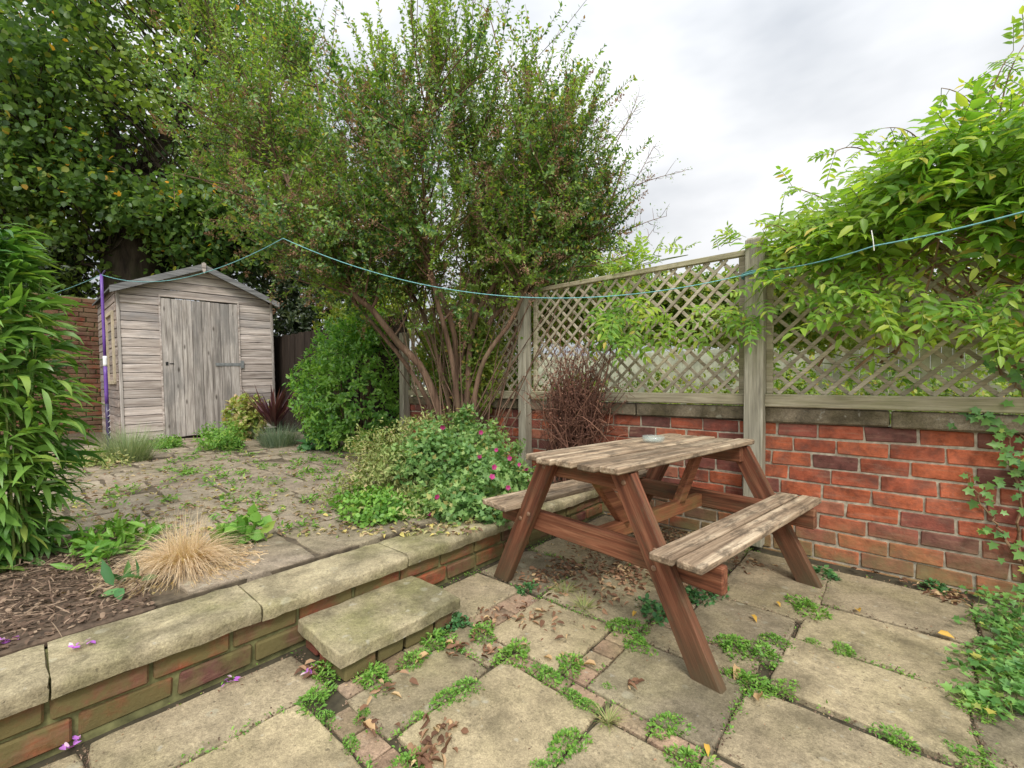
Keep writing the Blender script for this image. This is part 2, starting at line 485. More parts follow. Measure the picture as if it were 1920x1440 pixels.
M['weed'] = leafmat('green_weed_leaf', [(0, (.08, .20, .03)), (.5, (.14, .31, .045)), (.9, (.22, .40, .07)), (1, (.36, .40, .09))], .3, .45, 6, (.24, .4, .07), .4)
M['nettle'] = leafmat('dark_weed_leaf', [(0, (.05, .14, .05)), (.6, (.09, .23, .075)), (1, (.16, .32, .10))], .25, .5)
M['ivy'] = leafmat('ivy_leaf', [(0, (.07, .18, .05)), (.5, (.13, .29, .075)), (.9, (.22, .41, .11)), (1, (.45, .40, .09))], .35, .4, 4, (.26, .45, .11), .5)
M['straw'] = leafmat('straw_blade', [(0, (.44, .31, .20)), (.5, (.64, .49, .33)), (1, (.78, .65, .47))], .3, .7)
M['mulch'] = leafmat('dry_mulch_blade', [(0, (.075, .048, .032)), (.6, (.17, .11, .075)), (1, (.40, .29, .20))], .15, .85)
M['dead'] = leafmat('dead_climber', [(0, (.085, .040, .028)), (.6, (.165, .075, .050)), (1, (.27, .14, .09))], .1, .9)
M['lavender'] = leafmat('lavender_blade', [(0, (.16, .23, .10)), (.6, (.27, .34, .17)), (1, (.38, .42, .25))], .25, .7)
M['grey'] = leafmat('grey_green_leaf', [(0, (.13, .20, .13)), (.6, (.22, .30, .20)), (1, (.32, .38, .27))], .25, .7)
M['hydrangea'] = leafmat('pale_pink_green_leaf', [(0, (.18, .30, .06)), (.5, (.34, .40, .11)), (.8, (.50, .36, .20)), (1, (.62, .45, .28))], .35, .6, 5, (.36, .44, .09), .7)
M['cordyline'] = leafmat('red_sword_leaf', [(0, (.05, .018, .022)), (.6, (.10, .030, .038)), (1, (.22, .10, .085))], .15, .4)
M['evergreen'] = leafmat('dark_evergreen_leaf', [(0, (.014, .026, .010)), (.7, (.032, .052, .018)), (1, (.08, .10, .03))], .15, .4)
M['neighbour'] = leafmat('hedge_leaf', [(0, (.10, .18, .035)), (.5, (.18, .28, .055)), (.88, (.30, .38, .08)), (1, (.55, .36, .11))], .45, .45, .9, (.36, .42, .075), .7)
M['litter'] = leafmat('dead_leaf', [(0, (.11, .055, .032)), (.45, (.22, .115, .065)), (.8, (.36, .22, .13)), (1, (.52, .38, .20))], .15, .8)
M['mixlitter'] = leafmat('pale_litter', [(0, (.18, .11, .07)), (.4, (.33, .23, .14)), (.6, (.48, .39, .20)), (.8, (.17, .25, .06)), (1, (.58, .47, .15))], .2, .8)
M['yellow'] = leafmat('yellow_leaf', [(0, (.62, .38, .07)), (1, (.62, .38, .07))], .25, .6)
M['tanleaf'] = leafmat('tan_leaf', [(0, (.50, .33, .17)), (1, (.50, .33, .17))], .2, .7)
M['magenta'] = leafmat('magenta_petal', [(0, (.32, .02, .12)), (1, (.50, .05, .22))], .3, .5)
M['violet'] = leafmat('violet_petal', [(0, (.38, .10, .52)), (.6, (.55, .22, .66)), (1, (.80, .62, .72))], .3, .5)
g = NT('clear_glass'); g.b.inputs['Alpha'].default_value = .22
M['glass'] = g.done((.42, .52, .49), .06, .9)
g = NT('dark_window_glass'); M['pane'] = g.done((.03, .035, .035), .1, .6)


# ------------------------------------------------------------------ setting: ground, patio, terrace
def sheet(name, x0, x1, y0, y1, z, mat):
    m = MB(); m.add([(x0, y0, z), (x1, y0, z), (x1, y1, z), (x0, y1, z)], [(0, 1, 2, 3)])
    return m.build(name, mat)


tag(sheet('ground', -150, 150, -150, 150, -.06, M['farground']), 'rough pale ground reaching beyond the boundary wall', 'ground', kind='structure')

slabs = [(-1.68, -1.43, -.45, .115), (-1.68, -1.425, .135, .68), (-1.405, -.93, -.1, .595), (-1.31, -1.085, .70, 1.10), (-1.06, -.69, .72, 1.165),
         (-1.68, -1.385, 1.27, 1.63), (-1.245, -.885, 1.255, 1.625), (-1.36, -1.10, 1.12, 1.235), (-.765, -.385, 1.255, 1.60), (-.665, -.30, .78, 1.165),
         (-.37, .155, 1.275, 1.615), (-.315, .16, 1.655, 2.02), (-.30, .195, 2.045, 2.42), (-.262, .24, 2.445, 2.90), (-.655, -.272, 2.215, 2.90),
         (-.67, -.326, 1.80, 2.19), (-.765, -.375, 1.63, 1.775), (-1.26, -.80, 1.65, 2.06), (-1.68, -1.285, 1.66, 2.06), (-1.68, -1.13, 2.085, 2.55),
         (-1.105, -.69, 2.085, 2.55), (-1.68, -1.0, 2.575, 2.98), (-.98, -.68, 2.575, 2.98), (.174, .55, 1.45, 1.72), (.178, .60, 1.74, 2.02), (.21, .7, 2.045, 2.42),
         (.258, .7, 2.445, 2.9), (.174, .6, 1.0, 1.43), (-.25, .165, .8, 1.15), (-.66, -.3, .3, .755), (-.90, -.69, .2, .595)]
slabs += [(-.28, .165, .30, .785), (.178, .6, .30, .985)]
for i in range(5):
    for j in range(9): slabs.append((.72 + .42 * i, 1.125 + .42 * i, -1.0 + .43 * j, -.585 + .43 * j))
for i in range(4):
    for j in range(3): slabs.append((-.895 + .4 * i, -.51 + .4 * i, -1.1 + .46 * j, -.655 + .46 * j))
m = MB(); m.v = []
for s in slabs: m.slab(s[0] - .006, s[1] + .006, s[2] - .006, s[3] + .006, rng.normal(0, .003), .05, inset=.007, drop=.005, jag=.0025, rc=.004)
pat = m.build('patio_slabs', M['paving'])
tag(pat, 'worn sandstone patio slabs laid in uneven squares', 'paving', kind='structure')
m = MB()


def brickrow(x0, x1, y0, y1, n, ax, z=-.004):
    for i in range(n):
        if ax == 0: m.slab(x0 + (x1 - x0) * i / n + .004, x0 + (x1 - x0) * (i + 1) / n - .003, y0, y1, z + rng.normal(0, .002), .05, .003, .003, .001, .001, .0015)
        else: m.slab(x0, x1, y0 + (y1 - y0) * i / n + .004, y0 + (y1 - y0) * (i + 1) / n - .004, z + rng.normal(0, .002), .05, .003, .003, .001, .001, .0015)


brickrow(-1.29, -.93, .612, .69, 3, 0); brickrow(-1.405, -1.325, .70, 1.10, 3, 1); brickrow(-1.08, -.69, 1.182, 1.245, 3, 0)
brickrow(-.87, -.78, 1.255, 1.63, 4, 1); brickrow(-.675, .16, 1.18, 1.245, 6, 0); brickrow(-1.375, -1.255, 1.26, 1.63, 2, 1)
brickrow(-.785, -.69, 1.65, 2.06, 3, 1); brickrow(-.685, -.385, 1.785, 1.792, 1, 0)
brickrow(-.92, -.69, .612, .70, 2, 0)
tag(m.build('paving_bricks', M['paver']), 'small brick pavers filling the gaps between patio slabs', 'paving', kind='structure')
tag(sheet('patio_bed', -1.74, 4, -3, 3.3, -.013, M['earth']), 'dark soil in the joints of the patio', 'soil', kind='structure')

# raised terrace
m = MB()
m.box((-6.84, -.0, TZ / 2 - .035), (9.7, 6.09, TZ + .09), .002)
tag(m.build('terrace_bed', M['terrearth']), 'earth bed of the raised terrace', 'terrace', kind='structure')
m = MB()
m.box((-2.59, -.85, TZ + .002), (1.25, 2.36, .03), .012)
soil = m.build('planting_soil', M['soil'])
tag(soil, 'dark bare soil of the planting bed behind the coping', 'soil', kind='structure')


def terrace_slabs():
    m = MB()
    x = -1.985
    first = True
    while x > -7.7:
        w = .50 if first else rng.uniform(.34, .50)
        if x < -4.6: w = rng.uniform(.12, .24)
        y = -2.0 + rng.uniform(-.3, 0)
        if first or x > -3.1: y = .42 + rng.uniform(-.05, .05)
        while y < 2.9:
            h = rng.uniform(.32, .55) if x > -4.6 else rng.uniform(.2, .4)
            if not (y > 2.2 and x > -4.2) and (first or rng.uniform() > .02):
                m.slab(x - w + .013, x - .009, y + .010, y + h - .010, TZ + .018 + rng.normal(0, .003), .03, .007, .006, .006, .003, .004)
            y += h
        x -= w; first = False
    return m.build('terrace_slabs', M['terrace'])


tag(terrace_slabs(), 'brownish uneven paving stones of the raised terrace', 'paving', kind='structure')

# ------------------------------------------------------------------ kerb wall with coping, and the step
KX = -1.715
kerb = thing('retaining_wall', 'low mossy brick retaining wall with stone coping edging the terrace', 'garden wall', (KX, .9, 0))
KP = np.array([KX, .9, 0])


def kadd(mb, name, mat, par=None, org=None, smooth=False):
    org = KP if org is None else org
    mb.v = [v - org for v in mb.v]
    return mb.build(name, mat, par, smooth)


m = MB()
for c in range(2):
    y = -1.2 + (0 if c == 0 else .125)
    while y < 3.0:
        ln = rng.uniform(.205, .235)
        m.box((KX - .05 + rng.normal(0, .002), y + ln / 2, .010 + .078 * c + .034), (.10, ln - .012, .066), .006, jit=.002)
        y += ln
kadd(m, 'brick_course', M['mossbrick'], kerb)
m = MB(); m.box((KX - .112, .9, .0855), (.196, 4.3, .236), .002)
kadd(m, 'mortar', M['mossmortar'], kerb)
y = -1.35
for ln in (.70, .71, .52, .62, .60, .55, .60):
    m = MB()
    x0, x1 = KX - .245, KX + .028
    if y < .1 < y + ln: pass
    n = max(6, int(ln / .035)); prof = [(x0, -.05), (x0 + .003, -.006), (x0 + .010, -.001), (x0 + .016, 0), (x1 - .10, .001), (x1 - .030, .001), (x1 - .015, -.001), (x1 - .006, -.006), (x1 - .001, -.015), (x1, -.024), (x1, -.036), (x1 - .003, -.052)]
    ring = []
    zt = TZ + .012 + rng.normal(0, .002)
    for i in range(n + 1):
        yy = y + .003 + (ln - .006) * i / n
        e = .006 if i in (0, n) else 0.0
        w1, w2 = .0018 * math.sin(yy * 17 + ln * 9), .0012 * math.sin(yy * 41)
        ring.append([(px - (e + w1 if k > 4 else 0), yy + (.0), zt + pz + (w1 * .5 + w2 if k > 3 else w2 * .6) - e * .5) for k, (px, pz) in enumerate(prof)])
    k = len(prof)
    V = np.array(ring).reshape(-1, 3)
    V += rng.normal(0, .0012, V.shape)
    F = []
    for i in range(n):
        for j in range(k - 1): F.append((i * k + j, i * k + j + 1, (i + 1) * k + j + 1, (i + 1) * k + j))
        F.append((i * k + k - 1, i * k, (i + 1) * k, (i + 1) * k + k - 1))
    F.append(tuple(range(k))[::-1]); F.append(tuple(n * k + j for j in range(k)))
    m.add(V, F)
    o = kadd(m, 'coping_stone', M['coping'], kerb, smooth=True); o.data.set_sharp_from_angle(angle=R(32))
    y += ln

step = thing('garden_step', 'single stone step on bricks set against the retaining wall', 'step', (-1.54, .97, 0))
so = np.array([-1.54, .97, 0])
m = MB(); m.slab(-1.712, -1.372, .705, 1.235, .108, .045, .007, .006, .004, .001, .003)
kadd(m, 'tread', M['coping'], step, so)
m = MB()
y = .725
for ln in (.13, .115, .14, .105):
    m.box((-1.435, y + ln / 2, .03), (.09, ln - .012, .062), .006, jit=.002); y += ln
for xx in (-1.645, -1.53): m.box((xx, .758, .03), (.09, .06, .062), .006)
kadd(m, 'riser_brick', M['mossbrick'], step, so)
m = MB(); m.box((-1.56, .97, .028), (.28, .44, .07), .002); kadd(m, 'mortar', M['mossmortar'], step, so)

# ------------------------------------------------------------------ brick boundary wall and trellis fence
WYF = 3.05
bw = thing('brick_wall', 'low red brick boundary wall topped with weathered concrete behind the picnic table', 'brick wall', (-1.0, WYF, 0))
bo = np.array([-1.0, WYF, 0])
m = MB()
CH = .0862
for c in range(-1, 9):
    x = -4.5 + (.0 if c % 2 else .115)
    while x < 2.2:
        ln = .212 + rng.normal(0, .006)
        m.box((x + ln / 2, WYF + .05 + rng.normal(0, .0015), .0 + CH * c + CH / 2 + rng.normal(0, .001)), (ln - .0105, .10, CH - .0115), .004, jit=.0020)
        x += ln
kadd(m, 'brickwork', M['brick'], bw, bo)
m = MB(); m.box((-1.15, WYF + .0555, .335), (6.75, .098, .872), .001); kadd(m, 'mortar', M['mortar'], bw, bo)
x = -4.55
for ln in (1.1, .95, 1.05, .8, .62, .66, .7, .9):
    m = MB(); m.box((x + ln / 2, WYF + .045, .7755 + .043), (ln - .006, .145, .084), .008, jit=.003)
    kadd(m, 'coping_slab', M['concrete'], bw, bo); x += ln

PX = [-4.30, -2.48, -.664, 1.155, 2.975]
fence = thing('trellis_fence', 'grey timber trellis fence with diagonal lattice standing over the brick wall', 'fence', (-.664, 3.0, 0))
fo = np.array([-.664, 3.0, 0])
PW = [.085, .085, .105, .1, .1]
for i, x in enumerate(PX[:4]):
    b = .02 if x > -1.7 else TZ
    ht = 1.885 if i == 2 else 1.85
    if i == 1: ht = 1.80
    if i == 0: ht = 1.60
    m = MB()
    m.box((0, 0, (ht + b) / 2), (PW[i], .09, ht - b), .005)
    if i == 2: m.box((0, 0, ht + .003), (PW[i] - .02, .07, .012), .004)
    p = m.build('post', M['post'], fence); p.location = np.array([x, 2.995, 0]) - fo
    p.rotation_euler = (0, R(.5) if i == 2 else R(-.4), 0)
SP = .112
for i in range(3):
    a, b = PX[i] + PW[i] / 2 + .004, PX[i + 1] - PW[i + 1] / 2 - .004
    z0, z1 = .865, 1.85
    m = MB()
    m.box(((a + b) / 2, 3.045, z0 + .040), (b - a, .085, .072), .006, jit=.002)
    m.box(((a + b) / 2, 3.055, z1 - .018), (b - a, .04, .036), .004)
    m.box((a + .02, 3.06, (z0 + z1) / 2 + .02), (.036, .03, z1 - z0 - .115), .003)
    m.box((b - .02, 3.06, (z0 + z1) / 2 + .02), (.036, .03, z1 - z0 - .115), .003)
    m.v = [v - fo for v in m.v]
    pan = m.build('trellis_panel', M['rail'], fence)
    L0, L1, zb, zt = a + .04, b - .04, z0 + .078, z1 - .038
    H, wd = zt - zb, L1 - L0
    m = MB()
    for sgn in (1, -1):
        yy = 3.053 if sgn > 0 else 3.062
        k = -H
        while k < wd:
            off = k + rng.normal(0, .003)
            # from (off, 0) rising to (off+H, H)
            u0, v0, u1, v1 = off, 0, off + H, H
            if u0 < 0: v0 += -u0; u0 = 0
            if u1 > wd: v1 -= (u1 - wd); u1 = wd
            if v1 - v0 > .03:
                if sgn > 0: A, B = (L0 + u0, yy, zb + v0), (L0 + u1, yy, zb + v1)
                else: A, B = (L1 - u0, yy, zb + v0), (L1 - u1, yy, zb + v1)
                m.bar(A, B, .008, .021, (0, 1, 0), .0015)
            k += SP
    m.v = [v - fo for v in m.v]
    m.build('lattice', M['lattice'], pan)

# dark board fence further along the boundary
bf = thing('board_fence', 'dark brown close boarded fence in the shade behind the round bush', 'fence', (-7, 3.05, TZ))
m = MB()
x = -9.7
while x < -4.4:
    w = rng.uniform(.11, .13)
    m.box((x + w / 2 + 7, rng.normal(0, .006), .82), (w - .006, .018, 1.64 + rng.normal(0, .012)), .002); x += w
m.build('boards', M['darkfence'], bf)
m = MB(); m.box((-.05, .03, .3), (5.3, .04, .07)); m.box((-.05, .03, 1.35), (5.3, .04, .07)); m.build('rail', M['darkfence'], bf)

# old brick wall on the far left
ow = thing('garden_wall', 'tall old orange brick wall behind the shed and purple pole', 'brick wall', (-9.95, -1.0, 0))
m = MB()
for c in range(30):
    y = -5.2 + (.11 if c % 2 else 0)
    while y < 1.6:
        ln = .225 + rng.normal(0, .008)
        m.box((-.05 + rng.normal(0, .004), y + ln / 2 + 1.0, .1 + .077 * c + .035), (.1, ln - .012, .065), .005, jit=.003); y += ln
m.build('brickwork', M['oldbrick'], ow)
m = MB(); m.box((-.075, -.8, 1.25), (.1, 6.9, 2.33)); m.build('mortar', M['mossmortar'], ow)

# ------------------------------------------------------------------ garden shed
shed = thing('garden_shed', 'small weathered grey timber shed with closed plank door and felt roof', 'shed', (-7.77, .94, TZ + .02), rot=(R(1.8), 0, 0))
SW, SD, EH, AP = 1.92, 1.75, 2.06, 2.48
DL, DR, DT = .46, 1.41, 2.0                       # door opening


def roofz(y): return EH + (AP - EH) * (1 - abs(y - SW / 2) / (SW / 2))


def boards(name, spans, mat, par):
    """shiplap boards on the front; spans(z0, z1) gives the y intervals of one board"""
    m = MB(); z = 0.0; bh = .117
    while z < AP - .03:
        z1 = min(z + bh, AP - .02)
        for (a, b, sl) in spans(z, z1):
            if b - a < .03: continue
            lo, hi = .013 + rng.normal(0, .002), .004
            a0, b0, a1, b1 = a, b, a, b
            if sl:                                # cut along the roof slope
                sy = (SW / 2) / (AP - EH)
                cut0 = max(0, z - EH) * sy; cut1 = max(0, z1 - EH) * sy
                a0, a1 = max(a, cut0), max(a, cut1); b0, b1 = min(b, SW - cut0), min(b, SW - cut1)
            if b0 - a0 < .02: continue
            if b1 <= a1: a1 = b1 = (a1 + b1) / 2
            g = .007
            V = [(lo, a0, z + g), (lo, b0, z + g), (lo, b1, z1 - .012), (lo, a1, z1 - .012), (hi, a1, z1), (hi, b1, z1), (-.015, a0, z + g), (-.015, b0, z + g), (-.015, b1, z1), (-.015, a1, z1)]
            m.add(V, [(0, 1, 2, 3), (3, 2, 5, 4), (6, 7, 1, 0), (4, 5, 8, 9), (6, 0, 3, 4, 9), (1, 7, 8, 5, 2)])
        z = z1
    return m.build(name, mat, par)


def spans(z0, z1):
    if z0 > DT - .06: return [(0, SW, True)]
    return [(0, DL - .012, True), (DR + .012, SW, True)]


fw = boards('front_cladding', spans, M['shedboard'], shed)
for yy in (.012, SW - .012):
    m = MB(); m.box((.012, yy, EH / 2), (.03, .034, EH - .02), .004); m.build('corner_trim', M['sheddoor'], shed)
m = MB()
nb = 8
for i in range(nb):
    w = (DR - DL) / nb
    m.box((.026 + rng.normal(0, .001), DL + w * (i + .5), DT / 2 - .005 + rng.normal(0, .003)), (.018, w - .004, DT - .03), .003)
door = m.build('door', M['sheddoor'], shed)
m = MB(); m.box((.040, DR - .15, 1.05), (.006, .34, .045), .002); m.box((.036, DR + .04, 1.05), (.01, .05, .12), .002)
m.build('hinge', M['metal'], door)
m = MB(); m.box((.038, DL + .045, 1.06), (.008, .03, .05), .003); m.box((.041, DL + .10, 1.06), (.006, .05, .012), .002)
m.build('latch', M['black'], door)
m = MB(); m.box((.02, DL - .012, DT / 2), (.03, .02, DT), .002); m.box((.02, DR + .012, DT / 2), (.03, .02, DT), .002); m.box((.02, (DL + DR) / 2, DT + .012), (.03, DR - DL + .04, .022), .002)
m.build('door_frame', M['shedboard'], shed)
# sides and back
for nm, yy, sg in (('side_wall', -.012, -1), ('side_wall', SW + .012, 1)):
    m = MB(); z = 0
    while z < EH - .02:
        m.box((-SD / 2, yy, z + .058), (SD, .02, .111), .005, rot=np.array(Matrix.Rotation(R(3) * sg, 3, 'X'))); z += .117
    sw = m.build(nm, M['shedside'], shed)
    if sg < 0:
        m = MB()
        for (cx, cz, sx, sz) in ((-.12, 1.28, .06, .95), (-.70, 1.28, .05, .95), (-.41, 1.75, .62, .05), (-.41, .81, .62, .05)): m.box((cx, yy - .02, cz), (sx, .03, sz), .003)
        wf = m.build('window_frame', M['windowframe'], sw)
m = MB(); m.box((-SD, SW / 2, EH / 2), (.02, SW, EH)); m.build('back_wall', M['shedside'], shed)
m = MB(); m.box((-SD / 2, SW / 2, 0.02), (SD, SW, .06)); m.build('base_frame', M['darkfence'], shed)
# roof: two felted sheets with thickness
OV, FO = .075, .14
sl = (AP - EH) / (SW / 2)
for sg in (-1, 1):
    m = MB()
    y0, y1 = SW / 2, SW / 2 + sg * (SW / 2 + OV)
    z0, z1 = AP + .028, AP + .028 - sl * (SW / 2 + OV)
    xa, xb = FO - .03, -SD - .08
    V = [(xa, y0, z0), (xa, y1, z1), (xb, y1, z1), (xb, y0, z0)]
    V += [(p[0], p[1], p[2] - .024) for p in V]
    m.add(V, [(0, 1, 2, 3), (4, 7, 6, 5), (0, 4, 5, 1), (1, 5, 6, 2), (2, 6, 7, 3), (3, 7, 4, 0)])
    m.build('roof_panel', M['felt'], shed)
    m = MB()
    V = []
    for x in (FO - .028, FO):
        V += [(x, y0, z0 + .012), (x, y1, z1 + .012), (x, y1, z1 - .075), (x, y0, z0 - .075)]
    m.add(V, [(0, 1, 2, 3), (4, 7, 6, 5), (0, 4, 5, 1), (1, 5, 6, 2), (2, 6, 7, 3), (3, 7, 4, 0)])
    m.build('bargeboard', M['greywood'], shed)
m = MB()
q = [(0, .06), (.026, .045), (.022, -.05), (0, -.11), (-.022, -.05), (-.026, .045)]
V = [(FO + .001, SW / 2 + a, AP + b) for a, b in q] + [(FO + .022, SW / 2 + a, AP + b) for a, b in q]
m.add(V, [tuple(range(6)), tuple(range(6, 12))[::-1]] + [(i, (i + 1) % 6, 6 + (i + 1) % 6, 6 + i) for i in range(6)])
m.build('finial', M['shedboard'], shed)

# ------------------------------------------------------------------ clothes prop and washing line
pb, pt = G(205, 862, TZ + .02), W(190, 515, 4.62)
pole = thing('clothes_prop', 'tall thin purple clothes prop leaning beside the shed', 'clothes prop', pb)
L = np.linalg.norm(pt - pb)
for a, b, nm, mt, r in ((0, .30, 'lower_tube', 'darkpurple', .016), (.30, .50, 'middle_tube', 'purple', .0165), (.50, .555, 'white_sleeve', 'white', .0175), (.555, 1.0, 'upper_tube', 'purple', .0135)):
    m = MB(); m.tube([(pt - pb) * (a + (b - a) * k / 4) for k in range(5)], r, 10, True); m.build(nm, M[mt], pole, True)
m = MB()
for k in range(9):
    t0 = .02 + .03 * k
    m.tube([(pt - pb) * t0 + np.array([math.cos(q), math.sin(q), 0]) * .0172 + UP * q * .012 for q in np.linspace(0, 4, 7)], .0025, 4)
m.build('spiral_marking', M['white'], pole)
m = MB(); m.tube([pt - pb + np.array([.0, -.03, .05]), pt - pb, pt - pb + np.array([0, .03, .05])], .007, 6, True); m.build('hook', M['darkpurple'], pole)


def sag(p, q, s, n=24):
    t = np.linspace(0, 1, n)[:, None]
    return p + (q - p) * t - UP * (4 * s * t * (1 - t))


lm = W(531, 447, 3.02)
pieces = [sag(W(60, 560, 6.6), pt, .03, 12), sag(pt, lm, .17), sag(lm, W(1424, 508, 2.54), .27, 50), sag(W(1424, 508, 2.54), W(1640, 461, 1.86), .02, 10), sag(W(1640, 461, 1.86), W(2010, 372, 1.42), .01, 10), sag(W(2010, 372, 1.42), W(2010, 372, 1.42) + (W(2010, 372, 1.42) - W(1640, 461, 1.86)) * 3, .02, 10)]
line = np.concatenate([pieces[0]] + [p[1:] for p in pieces[1:]])
wl = thing('washing_line', 'thin teal washing line sagging across the garden from pole to climber', 'washing line', pt)
m = MB(); m.tube(line - pt, .0030, 6, True); m.build('cord', M['cord'], wl, True)
m = MB(); m.tube(np.array([W(1634, 432, 1.87), W(1637, 450, 1.858), W(1639, 470, 1.858)]) - pt, .0018, 5, True); m.build('string_tie', M['string'], wl)
m = MB()
pc = W(1424, 508, 2.54)
for k in range(3):
    m.tube(np.array([np.array([-.664, 2.995, pc[2]]) + np.array([.066 * math.cos(a), .06 * math.sin(a), .008 * k - .01 + .004 * a]) for a in np.linspace(0, 6.28, 13)]) - pt, .004, 5)
m.build('post_loop', M['cord'], wl)

# ------------------------------------------------------------------ picnic table
TA = R(-7.5)
tb = thing('picnic_table', 'weathered wooden picnic table with attached benches and red stained legs', 'picnic table', (-.935, 2.09, 0), rot=(0, 0, TA))
TH = .69
m = MB()
bwid = .53 / 5
for i in range(5):
    x = -.265 + bwid * (i + .5)
    e = rng.uniform(-.012, .012)
    m.box((x, .02 + e, TH - .0135 + rng.normal(0, .0018)), (bwid - .018, 1.28 + rng.uniform(-.02, .02), .027), .005, rot=np.array(Euler((rng.normal(0, .001), rng.normal(0, .012), rng.normal(0, .002))).to_matrix()))
m.build('tabletop', M['tabletop'], tb)
YN, YF = -.50, .60
for sx in (-1, 1):
    m = MB()
    for k in range(2):
        x = sx * (.365 + .098 * (k + .5) + .004)
        m.box((x, .035 + rng.uniform(-.015, .015), .425 - .014), (.088, 1.29 + rng.uniform(-.02, .02), .028), .005, rot=np.array(Euler((0, rng.normal(0, .012), rng.normal(0, .003))).to_matrix()))
    m.build('bench', M['tabletop'], tb)
for yf in (YN, YF):
    io = 1 if yf < 0 else -1
    for sx in (-1, 1):
        # raked leg with level cuts, in its own frame so the grain runs along it
        top, bot = np.array([sx * .195, TH - .028]), np.array([sx * .535, 0.0])
        d = top - bot; ln = np.linalg.norm(d); ang = math.atan2(d[0], d[1])
        hw = .047 / math.cos(ang)
        quad = [(bot[0] - hw, 0), (bot[0] + hw, 0), (top[0] + hw, top[1]), (top[0] - hw, top[1])]
        ca, sa = math.cos(-ang), math.sin(-ang)
        loc = [((x - bot[0]) * ca + z * sa, -(x - bot[0]) * sa + z * ca) for x, z in quad]
        t = .042
        ch = .004
        V = []
        cxm = sum(p[0] for p in loc) / 4; czm = sum(p[1] for p in loc) / 4
        for yy, sh in ((-t / 2, ch), (-t / 2 + ch, 0), (t / 2 - ch, 0), (t / 2, ch)):
            for px, pz in loc:
                V.append((px - math.copysign(sh, px - cxm), yy, pz - math.copysign(sh * .5, pz - czm)))
        F = [(0, 1, 2, 3), (12, 15, 14, 13)]
        for r_ in range(3):
            for j in range(4):
                F.append((r_ * 4 + j, r_ * 4 + 4 + j, r_ * 4 + 4 + (j + 1) % 4, r_ * 4 + (j + 1) % 4))
        m = MB(); m.add(V, F)
        lg = m.build('leg', M['redwood'], tb)
        lg.location = (bot[0], yf - io * .0, 0); lg.rotation_euler = (0, ang, 0)
        for hz_, dx in ((.385, -.018), (.44, .018), (.70, 0)):
            m = MB()
            for s2 in ((-1,) if yf < 0 else (1,)):
                th = np.linspace(0, 2 * math.pi, 9)[:-1]
                y0 = s2 * (t / 2)
                m.rings([[(dx + .007 * math.cos(a), y0 + s2 * .005, hz_ + .007 * math.sin(a)) for a in th], [(dx + .011 * math.cos(a), y0 + s2 * .002, hz_ + .011 * math.sin(a)) for a in th], [(dx + .0115 * math.cos(a), y0 - s2 * .002, hz_ + .0115 * math.sin(a)) for a in th]])
            m.build('bolt', M['bolt'], lg)
    yb = yf + io * .044
    m = MB(); m.box((0, yb, .345), (1.14, .040, .095), .005); m.build('seat_beam', M['redbeam'], tb)
    m = MB(); m.box((0, yb, TH - .028 - .043), (.46, .040, .082), .005); m.build('top_bearer', M['redbeam'], tb)
m = MB(); m.box((0, .05, .335), (.042, .97, .07), .004); m.build('stretcher', M['redlong'], tb)
m = MB(); m.bar((.0, -.43, .615), (.0, -.19, .345), .042, .06, (1, 0, 0), .004); m.build('brace', M['redlong'], tb)
m = MB(); m.bar((.0, .53, .615), (.0, .29, .345), .042, .06, (1, 0, 0), .004); m.build('brace', M['redlong'], tb)
ash = G(1225, 829, TH + .002)
m = MB()
th = np.linspace(0, 2 * math.pi, 25)[:-1]
pr = [(.0, .006), (.035, .006), (.045, .012), (.055, .032), (.060, .033), (.056, .010), (.048, .001), (.0, .0)]
m.add(*(lambda V, F: (V, F))([(r_ * math.cos(a), r_ * math.sin(a), z_) for r_, z_ in pr[1:-1] for a in th],
      [tuple(range(24))] + [(i * 24 + (j + 1) % 24, i * 24 + j, (i + 1) * 24 + j, (i + 1) * 24 + (j + 1) % 24) for i in range(5) for j in range(24)] + [tuple(5 * 24 + j for j in range(24))[::-1]]))
o = m.build('ashtray', M['glass'], None, True); o.location = ash + UP * .0005
tag(o, 'round clear glass ashtray on the picnic table top', 'ashtray')

# ------------------------------------------------------------------ plants
def cluster_leaves(cent, axis, k, L, Wd, spread=.9, tm=OVAL, jit=.02, up=.25):
    """k leaves radiating round each shoot tip"""
    n = len(cent)
    c = np.repeat(cent, k, 0) + rnd(n * k) * jit
    ax = np.repeat(unit(axis), k, 0)
    D = unit(ax * rng.uniform(.15, .8, (n * k, 1)) + unit(rnd(n * k)) * spread)
    N = ax + UP * up + rnd(n * k) * .25
    l = L * rng.uniform(.65, 1.2, n * k); w = Wd * rng.uniform(.75, 1.15, n * k)
    return leaves(c, D, N, l, w, tm)


def lump(dirs, seed, amp=.18, fr=3.0):
    r = np.random.default_rng(seed)
    s = np.zeros(len(dirs))
    for _ in range(7):
        k = unit(r.normal(0, 1, 3)) * fr * r.uniform(.6, 1.8); s += np.sin(dirs @ k + r.uniform(0, 6.28))
    return 1 + amp * s / 2.2


